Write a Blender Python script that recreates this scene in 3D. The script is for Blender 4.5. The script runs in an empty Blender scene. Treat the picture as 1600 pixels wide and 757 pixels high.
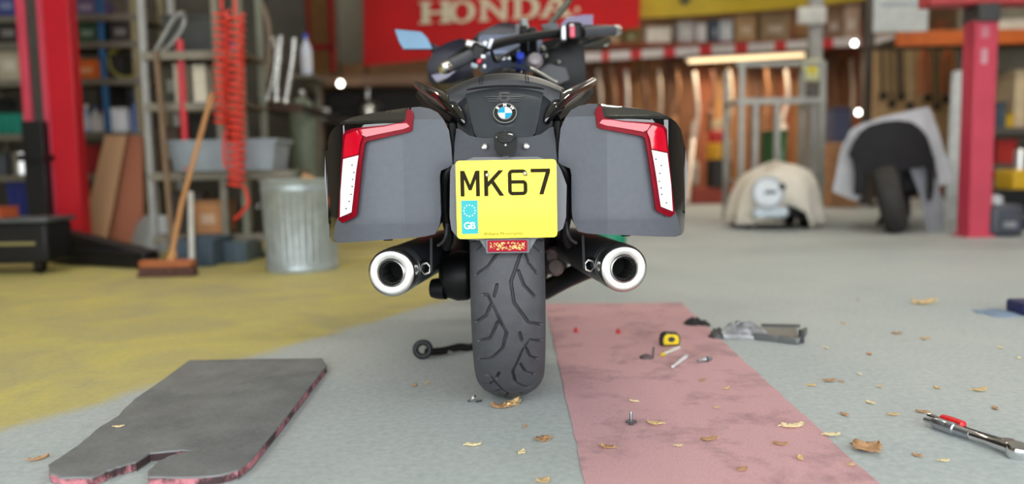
import bpy, bmesh, math, random
import numpy as np
from mathutils import Vector, Matrix
random.seed(7)
PI = math.pi
C = bpy.context.scene.collection
scene = bpy.context.scene

# ------------------------------------------------------------------ camera
F = 1230.0; CAM_H = 0.61; PITCH = math.radians(5.27); ROLL = math.radians(1.05)
_rt = Vector((1, 0, 0)); _up = Vector((0, math.sin(PITCH), math.cos(PITCH))); FW = Vector((0, math.cos(PITCH), -math.sin(PITCH)))
RT = _rt * math.cos(ROLL) - _up * math.sin(ROLL); UP = _up * math.cos(ROLL) + _rt * math.sin(ROLL)
CAM = Vector((0, 0, CAM_H))
cd = bpy.data.cameras.new('camera'); cam = bpy.data.objects.new('camera', cd); C.objects.link(cam)
cd.sensor_fit = 'HORIZONTAL'; cd.sensor_width = 36; cd.lens = F / 1600 * 36; cd.clip_start = .05
m3 = Matrix((RT, UP, -FW)).transposed(); cam.matrix_world = Matrix.Translation(CAM) @ m3.to_4x4()
cd.dof.use_dof = True; cd.dof.focus_distance = 1.86; cd.dof.aperture_fstop = 1.2
scene.camera = cam

# ------------------------------------------------------------------ sky, exposure
w = bpy.data.worlds.new('overcast_sky'); scene.world = w; w.use_nodes = True
w.node_tree.nodes['Background'].inputs[0].default_value = (.93, .97, 1, 1)
w.node_tree.nodes['Background'].inputs[1].default_value = 3.3
vs = scene.view_settings
vs.view_transform = 'Standard'; vs.look = 'None'; vs.gamma = 1; vs.use_curve_mapping = False; vs.exposure = .7

def at(x, y, Y):
    d = RT * ((x - 800) / F) + UP * ((378.5 - y) / F) + FW
    return CAM + d * (Y / d.y)
def on_floor(x, y, z=0):
    d = RT * ((x - 800) / F) + UP * ((378.5 - y) / F) + FW
    return CAM + d * ((z - CAM_H) / d.z)
def at_surf(x, y, yf, Y0=1.9):
    Y = Y0
    for _ in range(12):
        p = at(x, y, Y); Y = yf(p.x, p.z)
    return at(x, y, Y)

# ------------------------------------------------------------------ materials
def lin(c):
    c /= 255.0
    return c / 12.92 if c <= .04045 else ((c + .055) / 1.055) ** 2.4
def col(*rgb): return tuple(lin(v) for v in rgb) + (1,)
MATS = {}
def mat(name, rgb, rough=.5, metal=0, var=.12, scale=30, bump=0, coat=0, emit=0, rvar=.05, alpha=1, trans=0, stretch=None, spec=.5):
    if name in MATS: return MATS[name]
    m = bpy.data.materials.new(name); m.use_nodes = True; nt = m.node_tree; b = nt.nodes['Principled BSDF']
    tc = nt.nodes.new('ShaderNodeTexCoord'); nz = nt.nodes.new('ShaderNodeTexNoise'); nz.inputs['Scale'].default_value = scale; nz.inputs['Detail'].default_value = 6
    if stretch:
        mp = nt.nodes.new('ShaderNodeMapping'); mp.inputs['Scale'].default_value = stretch
        nt.links.new(tc.outputs['Object'], mp.inputs['Vector']); nt.links.new(mp.outputs['Vector'], nz.inputs['Vector'])
    else: nt.links.new(tc.outputs['Object'], nz.inputs['Vector'])
    rp = nt.nodes.new('ShaderNodeValToRGB'); c = col(*rgb)
    rp.color_ramp.elements[0].position = .3; rp.color_ramp.elements[1].position = .7
    rp.color_ramp.elements[0].color = tuple(max(0, v * (1 - var)) for v in c[:3]) + (1,)
    rp.color_ramp.elements[1].color = tuple(min(1, v * (1 + var)) for v in c[:3]) + (1,)
    nt.links.new(nz.outputs['Fac'], rp.inputs['Fac']); nt.links.new(rp.outputs['Color'], b.inputs['Base Color'])
    mr = nt.nodes.new('ShaderNodeMapRange'); mr.inputs[3].default_value = max(0, rough - rvar); mr.inputs[4].default_value = min(1, rough + rvar)
    nt.links.new(nz.outputs['Fac'], mr.inputs[0]); nt.links.new(mr.outputs[0], b.inputs['Roughness'])
    b.inputs['Specular IOR Level'].default_value = spec; b.inputs['Metallic'].default_value = metal; b.inputs['Coat Weight'].default_value = coat; b.inputs['Coat Roughness'].default_value = .04
    if bump:
        n2 = nt.nodes.new('ShaderNodeTexNoise'); n2.inputs['Scale'].default_value = scale * 6; n2.inputs['Detail'].default_value = 4
        nt.links.new(tc.outputs['Object'], n2.inputs['Vector'])
        bp = nt.nodes.new('ShaderNodeBump'); bp.inputs['Strength'].default_value = bump; bp.inputs['Distance'].default_value = .004
        nt.links.new(n2.outputs['Fac'], bp.inputs['Height']); nt.links.new(bp.outputs['Normal'], b.inputs['Normal'])
    if emit:
        b.inputs['Emission Color'].default_value = c; b.inputs['Emission Strength'].default_value = emit
    if alpha < 1: b.inputs['Alpha'].default_value = alpha
    if trans: b.inputs['Transmission Weight'].default_value = trans
    MATS[name] = m
    return m

# ------------------------------------------------------------------ mesh helpers
WLOC = {}
def wl(o): return WLOC.get(o.name, Vector((0, 0, 0))) if o else Vector((0, 0, 0))
def finish(name, me, material, parent=None, smooth=35, bevel=0, segs=2, label=None):
    """me is in world coordinates; a parented mesh is stored relative to its thing, a free one gets its origin at its base"""
    if parent is not None: off = wl(parent)
    else:
        n = len(me.vertices); a = np.empty(n * 3); me.vertices.foreach_get('co', a); a = a.reshape(-1, 3)
        lo, hi = a.min(0), a.max(0); off = Vector(((lo[0] + hi[0]) / 2, (lo[1] + hi[1]) / 2, lo[2]))
    me.transform(Matrix.Translation(-off))
    o = bpy.data.objects.new(name, me); C.objects.link(o); me.name = name
    if parent is not None: o.parent = parent; WLOC[o.name] = off
    else: o.location = off; WLOC[o.name] = off
    me.materials.append(material)
    if smooth:
        me.polygons.foreach_set('use_smooth', [True] * len(me.polygons)); me.set_sharp_from_angle(angle=math.radians(smooth))
    if bevel:
        bv = o.modifiers.new('bevel', 'BEVEL'); bv.width = bevel; bv.segments = segs; bv.limit_method = 'ANGLE'; bv.angle_limit = math.radians(38)
    if label: o['label'] = label
    return o
def tag(o, label, cat, group=None):
    o['label'] = label; o['category'] = cat
    if group: o['group'] = group
    return o
def structure(o, label=None):
    o['kind'] = 'structure'
    if label: o['label'] = label
    return o
def thing(name, loc, label, cat, group=None):
    o = bpy.data.objects.new(name, None); C.objects.link(o); o.location = loc; o.empty_display_size = .1
    WLOC[o.name] = Vector(loc); tag(o, label, cat, group); return o

class MB:
    def __init__(s): s.v = []; s.f = []
    def add(s, v, f):
        n = len(s.v); s.v += [tuple(p) for p in v]; s.f += [tuple(i + n for i in q) for q in f]; return s
    def box(s, c, d, rz=0, rx=0, ry=0):
        M = Matrix.Rotation(rz, 3, 'Z') @ Matrix.Rotation(ry, 3, 'Y') @ Matrix.Rotation(rx, 3, 'X'); c = Vector(c)
        v = [c + M @ Vector((x * d[0] / 2, y * d[1] / 2, z * d[2] / 2)) for x in (-1, 1) for y in (-1, 1) for z in (-1, 1)]
        return s.add(v, [(0, 1, 3, 2), (4, 6, 7, 5), (0, 4, 5, 1), (2, 3, 7, 6), (0, 2, 6, 4), (1, 5, 7, 3)])
    def bar(s, p, q, w, h=None):
        p = Vector(p); q = Vector(q); d = q - p; L = d.length; d.normalize(); h = h or w
        u = d.cross(Vector((0, 0, 1)) if abs(d.z) < .9 else Vector((0, 1, 0))).normalized(); n = u.cross(d).normalized()
        v = [e + u * (a * w / 2) + n * (b * h / 2) for e in (p, q) for a, b in ((-1, -1), (1, -1), (1, 1), (-1, 1))]
        return s.add(v, [(0, 1, 2, 3), (7, 6, 5, 4), (0, 4, 5, 1), (1, 5, 6, 2), (2, 6, 7, 3), (3, 7, 4, 0)])
    def tube(s, pts, r, n=12, cap=True, closed=False):
        pts = [Vector(p) for p in pts]; k = len(pts); rs = r if isinstance(r, (list, tuple)) else [r] * k
        v = []; u = None
        for i, p in enumerate(pts):
            a = pts[i - 1] if (i or closed) else p; b = pts[(i + 1) % k] if (i < k - 1 or closed) else p
            d = (b - a).normalized()
            if u is None: u = d.cross(Vector((0, 0, 1)) if abs(d.z) < .9 else Vector((0, 1, 0))).normalized()
            u = (u - d * u.dot(d)).normalized(); t = d.cross(u)
            v += [p + (u * math.cos(2 * PI * j / n) + t * math.sin(2 * PI * j / n)) * rs[i] for j in range(n)]
        f = []
        for i in range(k if closed else k - 1):
            i2 = (i + 1) % k
            f += [(i * n + j, i * n + (j + 1) % n, i2 * n + (j + 1) % n, i2 * n + j) for j in range(n)]
        if cap and not closed: f += [tuple(range(n))[::-1], tuple(range((k - 1) * n, k * n))]
        return s.add(v, f)
    def lathe(s, prof, c=(0, 0, 0), axis=(0, 0, 1), n=32, cap=True):
        """prof: (radius, height along axis)"""
        ax = Vector(axis).normalized(); u = ax.cross(Vector((0, 1, 0)) if abs(ax.y) < .9 else Vector((1, 0, 0))).normalized(); t = ax.cross(u); c = Vector(c)
        v = [c + ax * h + (u * math.cos(2 * PI * j / n) + t * math.sin(2 * PI * j / n)) * r for r, h in prof for j in range(n)]
        k = len(prof)
        f = [(i * n + j, i * n + (j + 1) % n, (i + 1) * n + (j + 1) % n, (i + 1) * n + j) for i in range(k - 1) for j in range(n)]
        if cap and prof[0][0] > 1e-4: f.append(tuple(range(n))[::-1])
        if cap and prof[-1][0] > 1e-4: f.append(tuple(range((k - 1) * n, k * n)))
        return s.add(v, f)
    def ring(s, c, r0, r1, y, n=40, a0=0, a1=2 * PI, th=.002, sx=1):
        """flat annulus facing -Y"""
        c = Vector(c); full = abs(a1 - a0) > 6.28; k = n if full else n + 1; v = []
        for i in range(k):
            a = a0 + (a1 - a0) * i / n
            for r in (r0, r1): v.append((c.x + math.cos(a) * r * sx, y, c.z + math.sin(a) * r))
        m = len(v); v += [(p[0], p[1] + th, p[2]) for p in v]
        f = []
        for i in range(n):
            i2 = (i + 1) % k
            a, b, d, e = 2 * i, 2 * i + 1, 2 * i2 + 1, 2 * i2
            f += [(a, e, d, b), (a + m, b + m, d + m, e + m), (b, d, d + m, b + m), (a, a + m, e + m, e)]
        return s.add(v, f)
    def prism(s, poly, y0, y1):
        """poly: (x, z) list, extruded along Y"""
        n = len(poly)
        v = [(x, y0, z) for x, z in poly] + [(x, y1, z) for x, z in poly]
        return s.add(v, [tuple(range(n))[::-1], tuple(range(n, 2 * n))] + [(i, (i + 1) % n, n + (i + 1) % n, n + i) for i in range(n)])
    def slab(s, poly, z0, z1):
        n = len(poly)
        v = [(x, y, z0) for x, y in poly] + [(x, y, z1) for x, y in poly]
        return s.add(v, [tuple(range(n))[::-1], tuple(range(n, 2 * n))] + [(i, (i + 1) % n, n + (i + 1) % n, n + i) for i in range(n)])
    def loft(s, secs, closed=True, cap=True):
        n = len(secs[0]); v = [p for q in secs for p in q]; f = []
        for i in range(len(secs) - 1):
            for j in range(n if closed else n - 1):
                f.append((i * n + j, i * n + (j + 1) % n, (i + 1) * n + (j + 1) % n, (i + 1) * n + j))
        if cap and closed: f += [tuple(range(n))[::-1], tuple(range((len(secs) - 1) * n, len(secs) * n))]
        return s.add(v, f)
    def mesh(s, name='m'):
        me = bpy.data.meshes.new(name); me.from_pydata(s.v, [], s.f)
        bm = bmesh.new(); bm.from_mesh(me); bmesh.ops.recalc_face_normals(bm, faces=bm.faces); bm.to_mesh(me); bm.free(); return me
    def build(s, name, material, parent=None, **k): return finish(name, s.mesh(name), material, parent, **k)

def relief(poly, yf, back, xs=(), zs=()):
    """solid whose rear-facing side is the (x,z) polygon pushed to y=yf(x,z); back(x,z)->(x,y,z) or a thickness"""
    bm = bmesh.new(); bm.faces.new([bm.verts.new((x, 0, z)) for x, z in poly])
    bm.normal_update(); bmesh.ops.triangulate(bm, faces=bm.faces[:], ngon_method='EAR_CLIP')
    for x in xs: bmesh.ops.bisect_plane(bm, geom=bm.verts[:] + bm.edges[:] + bm.faces[:], plane_co=(x, 0, 0), plane_no=(1, 0, 0), dist=1e-5)
    for z in zs: bmesh.ops.bisect_plane(bm, geom=bm.verts[:] + bm.edges[:] + bm.faces[:], plane_co=(0, 0, z), plane_no=(0, 0, 1), dist=1e-5)
    bm.verts.index_update(); n = len(bm.verts)
    v = []; w2 = []
    for q in bm.verts:
        x, z = q.co.x, q.co.z; y = yf(x, z); v.append((x, y, z))
        w2.append((x, y + back, z) if not callable(back) else back(x, z))
    f = [tuple(q.index for q in fc.verts) for fc in bm.faces]
    fb = [tuple(i + n for i in reversed(q)) for q in f]
    side = [(e.verts[0].index, e.verts[1].index, e.verts[1].index + n, e.verts[0].index + n) for e in bm.edges if len(e.link_faces) == 1]
    bm.free(); o = MB(); o.add(v + w2, f + fb + side); return o
def lsp(a, b, n): return [a + (b - a) * i / n for i in range(n + 1)]
def text_mb(body, size, x, y, z, align='CENTER', bold=0):
    cu = bpy.data.curves.new('t', 'FONT'); cu.body = body; cu.size = size; cu.align_x = align; cu.align_y = 'CENTER'; cu.extrude = 0; cu.offset = bold
    o = bpy.data.objects.new('t', cu); C.objects.link(o); dg = bpy.context.evaluated_depsgraph_get(); dg.update()
    me = bpy.data.meshes.new_from_object(o.evaluated_get(dg)); bpy.data.objects.remove(o)
    b = MB(); b.add([(x + p.co.x, y, z + p.co.y) for p in me.vertices], [tuple(q.vertices) for q in me.polygons]); return b
def copy_tree(o, parent=None):
    c = o.copy(); C.objects.link(c)
    if parent is not None: c.parent = parent
    for ch in list(o.children): copy_tree(ch, c)
    return c
def smoothcurve(pts, n=6):
    pts = [Vector(p) for p in pts]; out = []
    for i in range(len(pts) - 1):
        p0 = pts[max(i - 1, 0)]; p1 = pts[i]; p2 = pts[i + 1]; p3 = pts[min(i + 2, len(pts) - 1)]
        for k in range(n):
            t = k / n
            out.append(.5 * ((2 * p1) + (p2 - p0) * t + (2 * p0 - 5 * p1 + 4 * p2 - p3) * t * t + (3 * p1 - p0 - 3 * p2 + p3) * t ** 3))
    return out + [pts[-1]]

# ================================================================== the setting
def floor_material():
    m = bpy.data.materials.new('painted_concrete'); m.use_nodes = True; nt = m.node_tree; b = nt.nodes['Principled BSDF']; N = nt.nodes.new; L = nt.links.new
    g = N('ShaderNodeNewGeometry'); sp = N('ShaderNodeSeparateXYZ'); L(g.outputs['Position'], sp.inputs[0])
    def noise(s, d=6, dist=0, r=.6):
        n = N('ShaderNodeTexNoise'); n.inputs['Scale'].default_value = s; n.inputs['Detail'].default_value = d; n.inputs['Distortion'].default_value = dist; n.inputs['Roughness'].default_value = r
        L(g.outputs['Position'], n.inputs['Vector']); return n.outputs['Fac']
    def math_(op, a, c=None):
        n = N('ShaderNodeMath'); n.operation = op
        for i, q in enumerate((a, c)):
            if q is None: continue
            if isinstance(q, (int, float)): n.inputs[i].default_value = q
            else: L(q, n.inputs[i])
        return n.outputs[0]
    def ramp(fac, p0, c0, p1, c1):
        r = N('ShaderNodeValToRGB'); e = r.color_ramp.elements; e[0].position = p0; e[1].position = p1; e[0].color = c0; e[1].color = c1; L(fac, r.inputs[0]); return r.outputs[0]
    def mix(f, a, c, mode='MIX'):
        n = N('ShaderNodeMix'); n.data_type = 'RGBA'; n.blend_type = mode
        if isinstance(f, float): n.inputs[0].default_value = f
        else: L(f, n.inputs[0])
        for i, q in ((6, a), (7, c)):
            if isinstance(q, tuple): n.inputs[i].default_value = q
            else: L(q, n.inputs[i])
        return n.outputs[2]
    W = (1, 1, 1, 1); K = (0, 0, 0, 1)
    grey = ramp(noise(1.1, 8, .5), .32, col(164, 173, 174), .68, col(186, 192, 189))
    grey = mix(math_('MULTIPLY', ramp(noise(.5, 5, 1), .5, K, .75, W), .45), grey, col(176, 170, 156))
    grey = mix(.35, grey, ramp(noise(55, 5), .3, col(142, 151, 154), .7, col(204, 210, 208)))
    stain = ramp(noise(4.5, 9, 1.4, .7), .6, K, .74, W)
    grey = mix(math_('MULTIPLY', stain, .22), grey, col(84, 86, 84))
    yel = ramp(noise(2.2, 8, .8), .3, col(172, 164, 116), .72, col(212, 198, 100))
    yel = mix(math_('MULTIPLY', ramp(noise(3.7, 9, 1.2, .7), .5, K, .68, W), .4), yel, col(150, 146, 122))
    yel = mix(.18, yel, ramp(noise(50, 5), .3, col(120, 108, 60), .7, col(220, 205, 130)))
    lb = math_('ADD', math_('MULTIPLY', math_('SUBTRACT', sp.outputs['Y'], 1.8), .51), -1.25)
    lb = math_('MINIMUM', lb, -.22)
    d = math_('SUBTRACT', lb, sp.outputs['X'])
    d = math_('ADD', d, math_('MULTIPLY', math_('SUBTRACT', noise(6, 8, .6), .5), .16))
    mr = N('ShaderNodeMapRange'); mr.inputs[1].default_value = -.015; mr.inputs[2].default_value = .07; mr.inputs[4].default_value = .95; mr.clamp = True; L(d, mr.inputs[0])
    c = mix(mr.outputs[0], grey, yel)
    L(c, b.inputs['Base Color'])
    rr = N('ShaderNodeMapRange'); rr.inputs[3].default_value = .5; rr.inputs[4].default_value = .72; L(noise(9, 5), rr.inputs[0]); L(rr.outputs[0], b.inputs['Roughness'])
    b.inputs['Specular IOR Level'].default_value = .35
    bp = N('ShaderNodeBump'); bp.inputs['Strength'].default_value = .25; bp.inputs['Distance'].default_value = .003; L(noise(140, 3), bp.inputs['Height']); L(bp.outputs[0], b.inputs['Normal'])
    return m
X0, X1, Y1, ZC = -6.6, 8.6, 13.7, 4.3
floor = structure(MB().slab([(X0 - 3, -7), (X1 + 3, -7), (X1 + 3, Y1 + .2), (X0 - 3, Y1 + .2)], -.12, 0).build('floor', floor_material(), smooth=0))
pink = mat('pink_walkway_coating', (210, 164, 168), .85, var=.13, scale=260, bump=.5)
def wear(m, rgb, lo, hi, amt, sc):
    nt = m.node_tree; b = nt.nodes['Principled BSDF']; src = b.inputs['Base Color'].links[0].from_socket
    g = nt.nodes.new('ShaderNodeNewGeometry'); n = nt.nodes.new('ShaderNodeTexNoise'); n.inputs['Scale'].default_value = sc; n.inputs['Detail'].default_value = 9; n.inputs['Roughness'].default_value = .72; n.inputs['Distortion'].default_value = .15
    nt.links.new(g.outputs['Position'], n.inputs['Vector'])
    r = nt.nodes.new('ShaderNodeMapRange'); r.inputs[1].default_value = lo; r.inputs[2].default_value = hi; r.inputs[4].default_value = amt; nt.links.new(n.outputs['Fac'], r.inputs[0])
    x = nt.nodes.new('ShaderNodeMix'); x.data_type = 'RGBA'; nt.links.new(r.outputs[0], x.inputs[0]); nt.links.new(src, x.inputs[6]); x.inputs[7].default_value = col(*rgb); nt.links.new(x.outputs[2], b.inputs['Base Color'])
wear(pink, (126, 100, 100), .5, .72, .75, 5)
edge = []
for i in range(61): edge.append((.128 + .016 * i / 60 + random.uniform(-.003, .003), .2 + 3.32 * i / 60))
for i in range(61): edge.append((.752 - .104 * i / 60 + random.uniform(-.003, .003), 3.48 - 3.28 * i / 60))
MB().slab(edge, .0, .0025).build('pink_walkway', pink, floor, smooth=0, label='worn pink textured walkway strip')
wallm = mat('plaster_wall', (120, 112, 100), .9, var=.2, scale=3)
structure(MB().box((1, Y1 + .1, ZC / 2), (X1 - X0, .2, ZC)).build('wall_back', mat('brown_wall', (128, 96, 68), .85, var=.25, scale=2), smooth=0))
structure(MB().box((X0 - .1, Y1 / 2 - .9, ZC / 2), (.2, Y1 + 1.8, ZC)).build('wall_left', wallm, smooth=0))
structure(MB().box((X1 + .1, Y1 / 2 - .9, ZC / 2), (.2, Y1 + 1.8, ZC)).build('wall_right', wallm, smooth=0))
structure(MB().box((-4.35, 8.3, ZC / 2), (4.5, .16, ZC)).build('wall_partition_added', mat('dark_backing', (58, 55, 48), .9, var=.3, scale=3), smooth=0))  # partition added as a dark backing behind the left racks
structure(MB().box((1, Y1 / 2 - .9, ZC + .1), (X1 - X0 + .4, Y1 + 1.9, .2)).build('ceiling', mat('ceiling_white', (205, 203, 196), .9), smooth=0))

wf = mat('plaster_wall', (120, 112, 100))
b = MB(); b.box((-5.55, -1.8, ZC / 2), (2.1, .2, ZC)); b.box((7.55, -1.8, ZC / 2), (2.1, .2, ZC)); b.box((1, -1.8, 3.75), (11.0, .2, 1.1))  # unseen wall; opening sized to narrow the sky and strengthen reflections
structure(b.build('wall_front_unseen', wf, smooth=0), 'unseen front wall, its door opening sized to shape the daylight')
# unseen fluorescent ceiling fittings, added to brighten the deep workshop
fill_tube_m = mat('fill_tube_glow', (255, 244, 226), .4, emit=9); fit_m = mat('fitting_white', (225, 225, 220), .5)
k = 0
for fx in (-3.6, 1.2, 5.6):
    for fy in (3.6, 7.2, 11.0):
        place = {-3.6: 'over the left racks', 1.2: 'over the middle of the workshop', 5.6: 'over the right side'}[fx] + {3.6: ', nearest the open door', 7.2: ', halfway in', 11.0: ', nearest the back wall'}[fy]
        t = thing('fill_ceiling_light', (fx, fy, ZC - .16), 'unseen white fluorescent light added ' + place, 'ceiling light', 'added ceiling lights')
        MB().box((fx, fy, ZC - .05), (1.5, .16, .1)).build('fitting', fit_m, t, bevel=.01)  # housing of the added ceiling light
        MB().tube([(fx - .72, fy, ZC - .125), (fx + .72, fy, ZC - .125)], .019, 10).build('tube', fill_tube_m, t)  # glowing tube of the added ceiling light
        ld = bpy.data.lights.new('fill_tube_light', 'AREA'); ld.shape = 'RECTANGLE'; ld.size = 1.4; ld.size_y = .1; ld.energy = 22; ld.color = (1, .93, .82)  # added fill lamp for the interior
        lo = bpy.data.objects.new('fill_tube_light', ld); C.objects.link(lo); lo.parent = t; lo.location = (0, 0, 0)

# ================================================================== the motorcycle
CX = -.012; YC = 2.115
bike = thing('touring_motorcycle', (CX, YC, 0), 'black touring motorcycle with grey panniers and yellow number plate, seen from behind', 'motorcycle')
gk = dict(rough=.5)
M_grey = mat('pannier_grey_plastic', (80, 83, 90), .5, var=.06, scale=60, bump=.12)
M_gloss = mat('gloss_black', (9, 9, 11), .08, coat=1, var=.1)
M_blk = mat('satin_black', (12, 12, 13), .48, var=.2, spec=.3)
M_dark = mat('dark_metal', (30, 31, 34), .45, metal=.6, var=.3)
M_cowl = mat('cowl_satin_graphite', (74, 78, 84), .34, metal=.6, var=.06)
M_cowl2 = mat('cowl_side_graphite', (52, 55, 60), .36, metal=.5, var=.08)
M_rubber = mat('tyre_rubber', (64, 65, 69), .62, var=.14, scale=45, bump=.2)
M_steel = mat('brushed_steel', (205, 203, 198), .3, metal=1, var=.06, scale=80)
M_chrome = mat('chrome', (225, 225, 225), .12, metal=1, var=.04)
M_red = mat('tail_lens_red', (190, 4, 34), .12, coat=1, var=.1)
M_dred = mat('tail_housing_dark_red', (116, 2, 22), .35, coat=0, var=.15, spec=.12)
M_white = mat('clear_lens_white', (238, 236, 236), .15, coat=1, var=.03)
M_leather = mat('seat_leather', (44, 45, 48), .42, var=.08, scale=120, bump=.06)
M_blue = mat('fairing_midnight', (14, 12, 32), .42, coat=.1, spec=.25, var=.2)

def sym(side, x): return CX + side * (x - 0)   # x measured outward from the bike's centre line
def px_poly(pts, yf, Y0=1.85):
    """outline read on the left half -> outward offsets from the centre line"""
    out = []
    for x, y in pts:
        p = at_surf(x, y, (lambda X, Z: yf(abs(X - CX), Z)), Y0); out.append((abs(p.x - CX), p.z))
    return out
def pan_y(u, z):
    y = 1.80
    if u > .27: y += ((u - .27) / .14) ** 2 * .06
    if u < .232: y += (.232 - u) * .42
    if z < .492: y += (.492 - z) * .22
    if z > .728: y += (z - .728) * 1.1
    return y
def lid_y(u, z):
    y = pan_y(min(u, .37), z) + .012
    t = min(1, max(0, (u - .365) / .07)); y += .075 * t * t
    if z > .72: y += min(.05, (z - .72) * .6)
    return y
LG = px_poly([(643, 168), (656, 167), (672, 170), (684, 176), (693, 187), (701, 203), (705, 229), (707, 257), (701, 262), (689, 267), (687, 276), (688, 300), (689, 335), (687, 352), (680, 366), (664, 370), (600, 375), (527, 380), (520, 372), (524, 350), (532, 330), (536, 280), (543, 222), (553, 213), (600, 205), (636, 198), (640, 185)], pan_y)
LL = px_poly([(640, 168), (606, 173), (575, 178), (548, 184), (534, 191), (521, 201), (514, 213), (508, 243), (507, 277), (510, 310), (513, 346), (515, 370), (519, 377), (527, 379), (545, 340), (552, 280), (560, 225), (580, 214), (640, 202)], lid_y)
light_y = lambda u, z: pan_y(u, min(z, .728)) - .010 - .004 * math.sin(min(1, max(0, (u - .2) / .2)) * PI)
LT = px_poly([(639, 170), (643, 173), (646, 182), (644, 204), (638, 207), (574, 221), (570, 224), (566, 250), (557, 336), (552, 341), (535, 349), (528, 344), (531, 300), (535, 225), (535, 212), (540, 205), (550, 201), (600, 196), (630, 191), (634, 185), (635, 173)], light_y)
lens_y = lambda u, z: light_y(u, z) - .0045 + (max(0, z - .69) * .16 if u < .335 else 0)
LR1 = px_poly([(634, 191), (640, 198), (630, 202), (572, 214), (565, 211), (560, 203), (600, 198)], lens_y)
LR2 = px_poly([(558, 204), (566, 214), (562, 226), (560, 241), (536, 247), (538, 220), (541, 210)], lens_y)
LW = px_poly([(536, 249), (560, 243), (556, 270), (549, 332), (531, 340), (532, 300)], lens_y)
def mir(poly, s): return [(CX + s * u, z) for u, z in poly]
def side_relief(poly, yf, back, s, nx=14, nz=14, ex=(), ez=()):
    p = mir(poly, s); xs = [q[0] for q in p]; zs = [q[1] for q in p]
    f = lambda X, Z: yf(abs(X - CX), Z)
    return relief(p, f, back, lsp(min(xs), max(xs), nx)[1:-1] + [CX + s * e for e in ex], lsp(min(zs), max(zs), nz)[1:-1] + list(ez))
for s, nm in ((-1, 'left'), (1, 'right')):
    bk = lambda X, Z, s=s: (CX + s * (.20 + (abs(X - CX) - .20) * .72), 2.36, .61 + (Z - .61) * .82)
    pan = side_relief(LG, pan_y, bk, s, ex=(.232,), ez=(.492, .728)).build('pannier', M_grey, bike, smooth=15, bevel=.005, segs=3, label='hard grey plastic ' + nm + ' pannier')
    bk2 = lambda X, Z, s=s: (CX + s * (.20 + (abs(X - CX) - .20) * .84), 2.42, .61 + (Z - .61) * .86)
    side_relief(LL, lid_y, bk2, s, 26, 20, ex=(.365, .372, .38, .39, .40, .41, .42), ez=(.72, .728, .735, .742)).build('lid', M_gloss, pan, bevel=.006, segs=3, label='gloss black pannier lid')
    side_relief(LT, light_y, .025, s, 16, 16).build('tail_light_housing', M_dred, pan, bevel=.004, segs=3, label='angular dark red tail light housing')
    side_relief(LR1, lens_y, .006, s, 8, 4).build('tail_light_lens', M_red, pan, bevel=.0025, segs=2, label='red upper tail light lens')
    side_relief(LR2, lens_y, .006, s, 5, 5).build('tail_light_lens', M_red, pan, bevel=.0025, segs=2, label='red corner tail light lens')
    wl_ = side_relief(LW, lens_y, .006, s, 4, 8).build('turn_signal_lens', M_white, pan, bevel=.0025, segs=2, label='clear white turn signal lens')
    for i in range(9):
        z = .628 - i * .0165 + random.uniform(-.002, .002); u = .347 + i * .0028 + random.uniform(-.006, .006)
        MB().box((CX + s * u, lens_y(u, z) - .0005, z), (.0035, .002, .0025)).build('led', M_dark, pan)
    for u in (.285, .345):
        MB().lathe([(.0, -.006), (.011, -.006), (.013, 0), (.013, .012)], (CX + s * u, 1.88, .452), n=16).build('rubber_foot', M_blk, pan)
    MB().box((CX + s * .416, 2.0, .575), (.012, .03, .05)).build('latch', M_blk, pan, bevel=.004)

# ---- rear cowl, seat, grab rails
def cowl_y(u, z): return 1.875 + (z - .68) * .55 + max(0, z - .76) ** 2 * 9 + (u / .13) ** 2 * .035
COWL = px_poly([(790, 134), (772, 134.5), (754, 136), (738, 138), (726, 142), (731, 165), (736, 190), (742, 211), (752, 219), (770, 219.5), (790, 219.5)], cowl_y)
COWL = [(0.0, COWL[0][1])] + COWL[1:-1] + [(0.0, COWL[-1][1])]
full = mir(COWL, -1) + mir(COWL[1:-1], 1)[::-1]
def cf(X, Z): return cowl_y(abs(X - CX), Z)
xs = lsp(CX - .12, CX + .12, 14); zs = lsp(.67, .83, 12)
cowl = relief(full, cf, .06, xs, zs).build('tail_cowl', M_cowl, bike, bevel=.003, label='satin graphite tail cowl')
side_y = lambda u, z: cowl_y(u, z) + .004 + max(0, u - .085) * .35
WING = px_poly([(725, 142), (712, 147), (707, 150), (711, 165), (716, 183), (714, 196), (717, 204), (731, 215), (743, 217), (741, 210), (736, 190), (731, 165)], side_y)
for s in (-1, 1):
    side_relief(WING, side_y, .06, s, 6, 8).build('cowl_side_trim', M_cowl2, bike, bevel=.003, label='darker side trim of the tail cowl')
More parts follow.
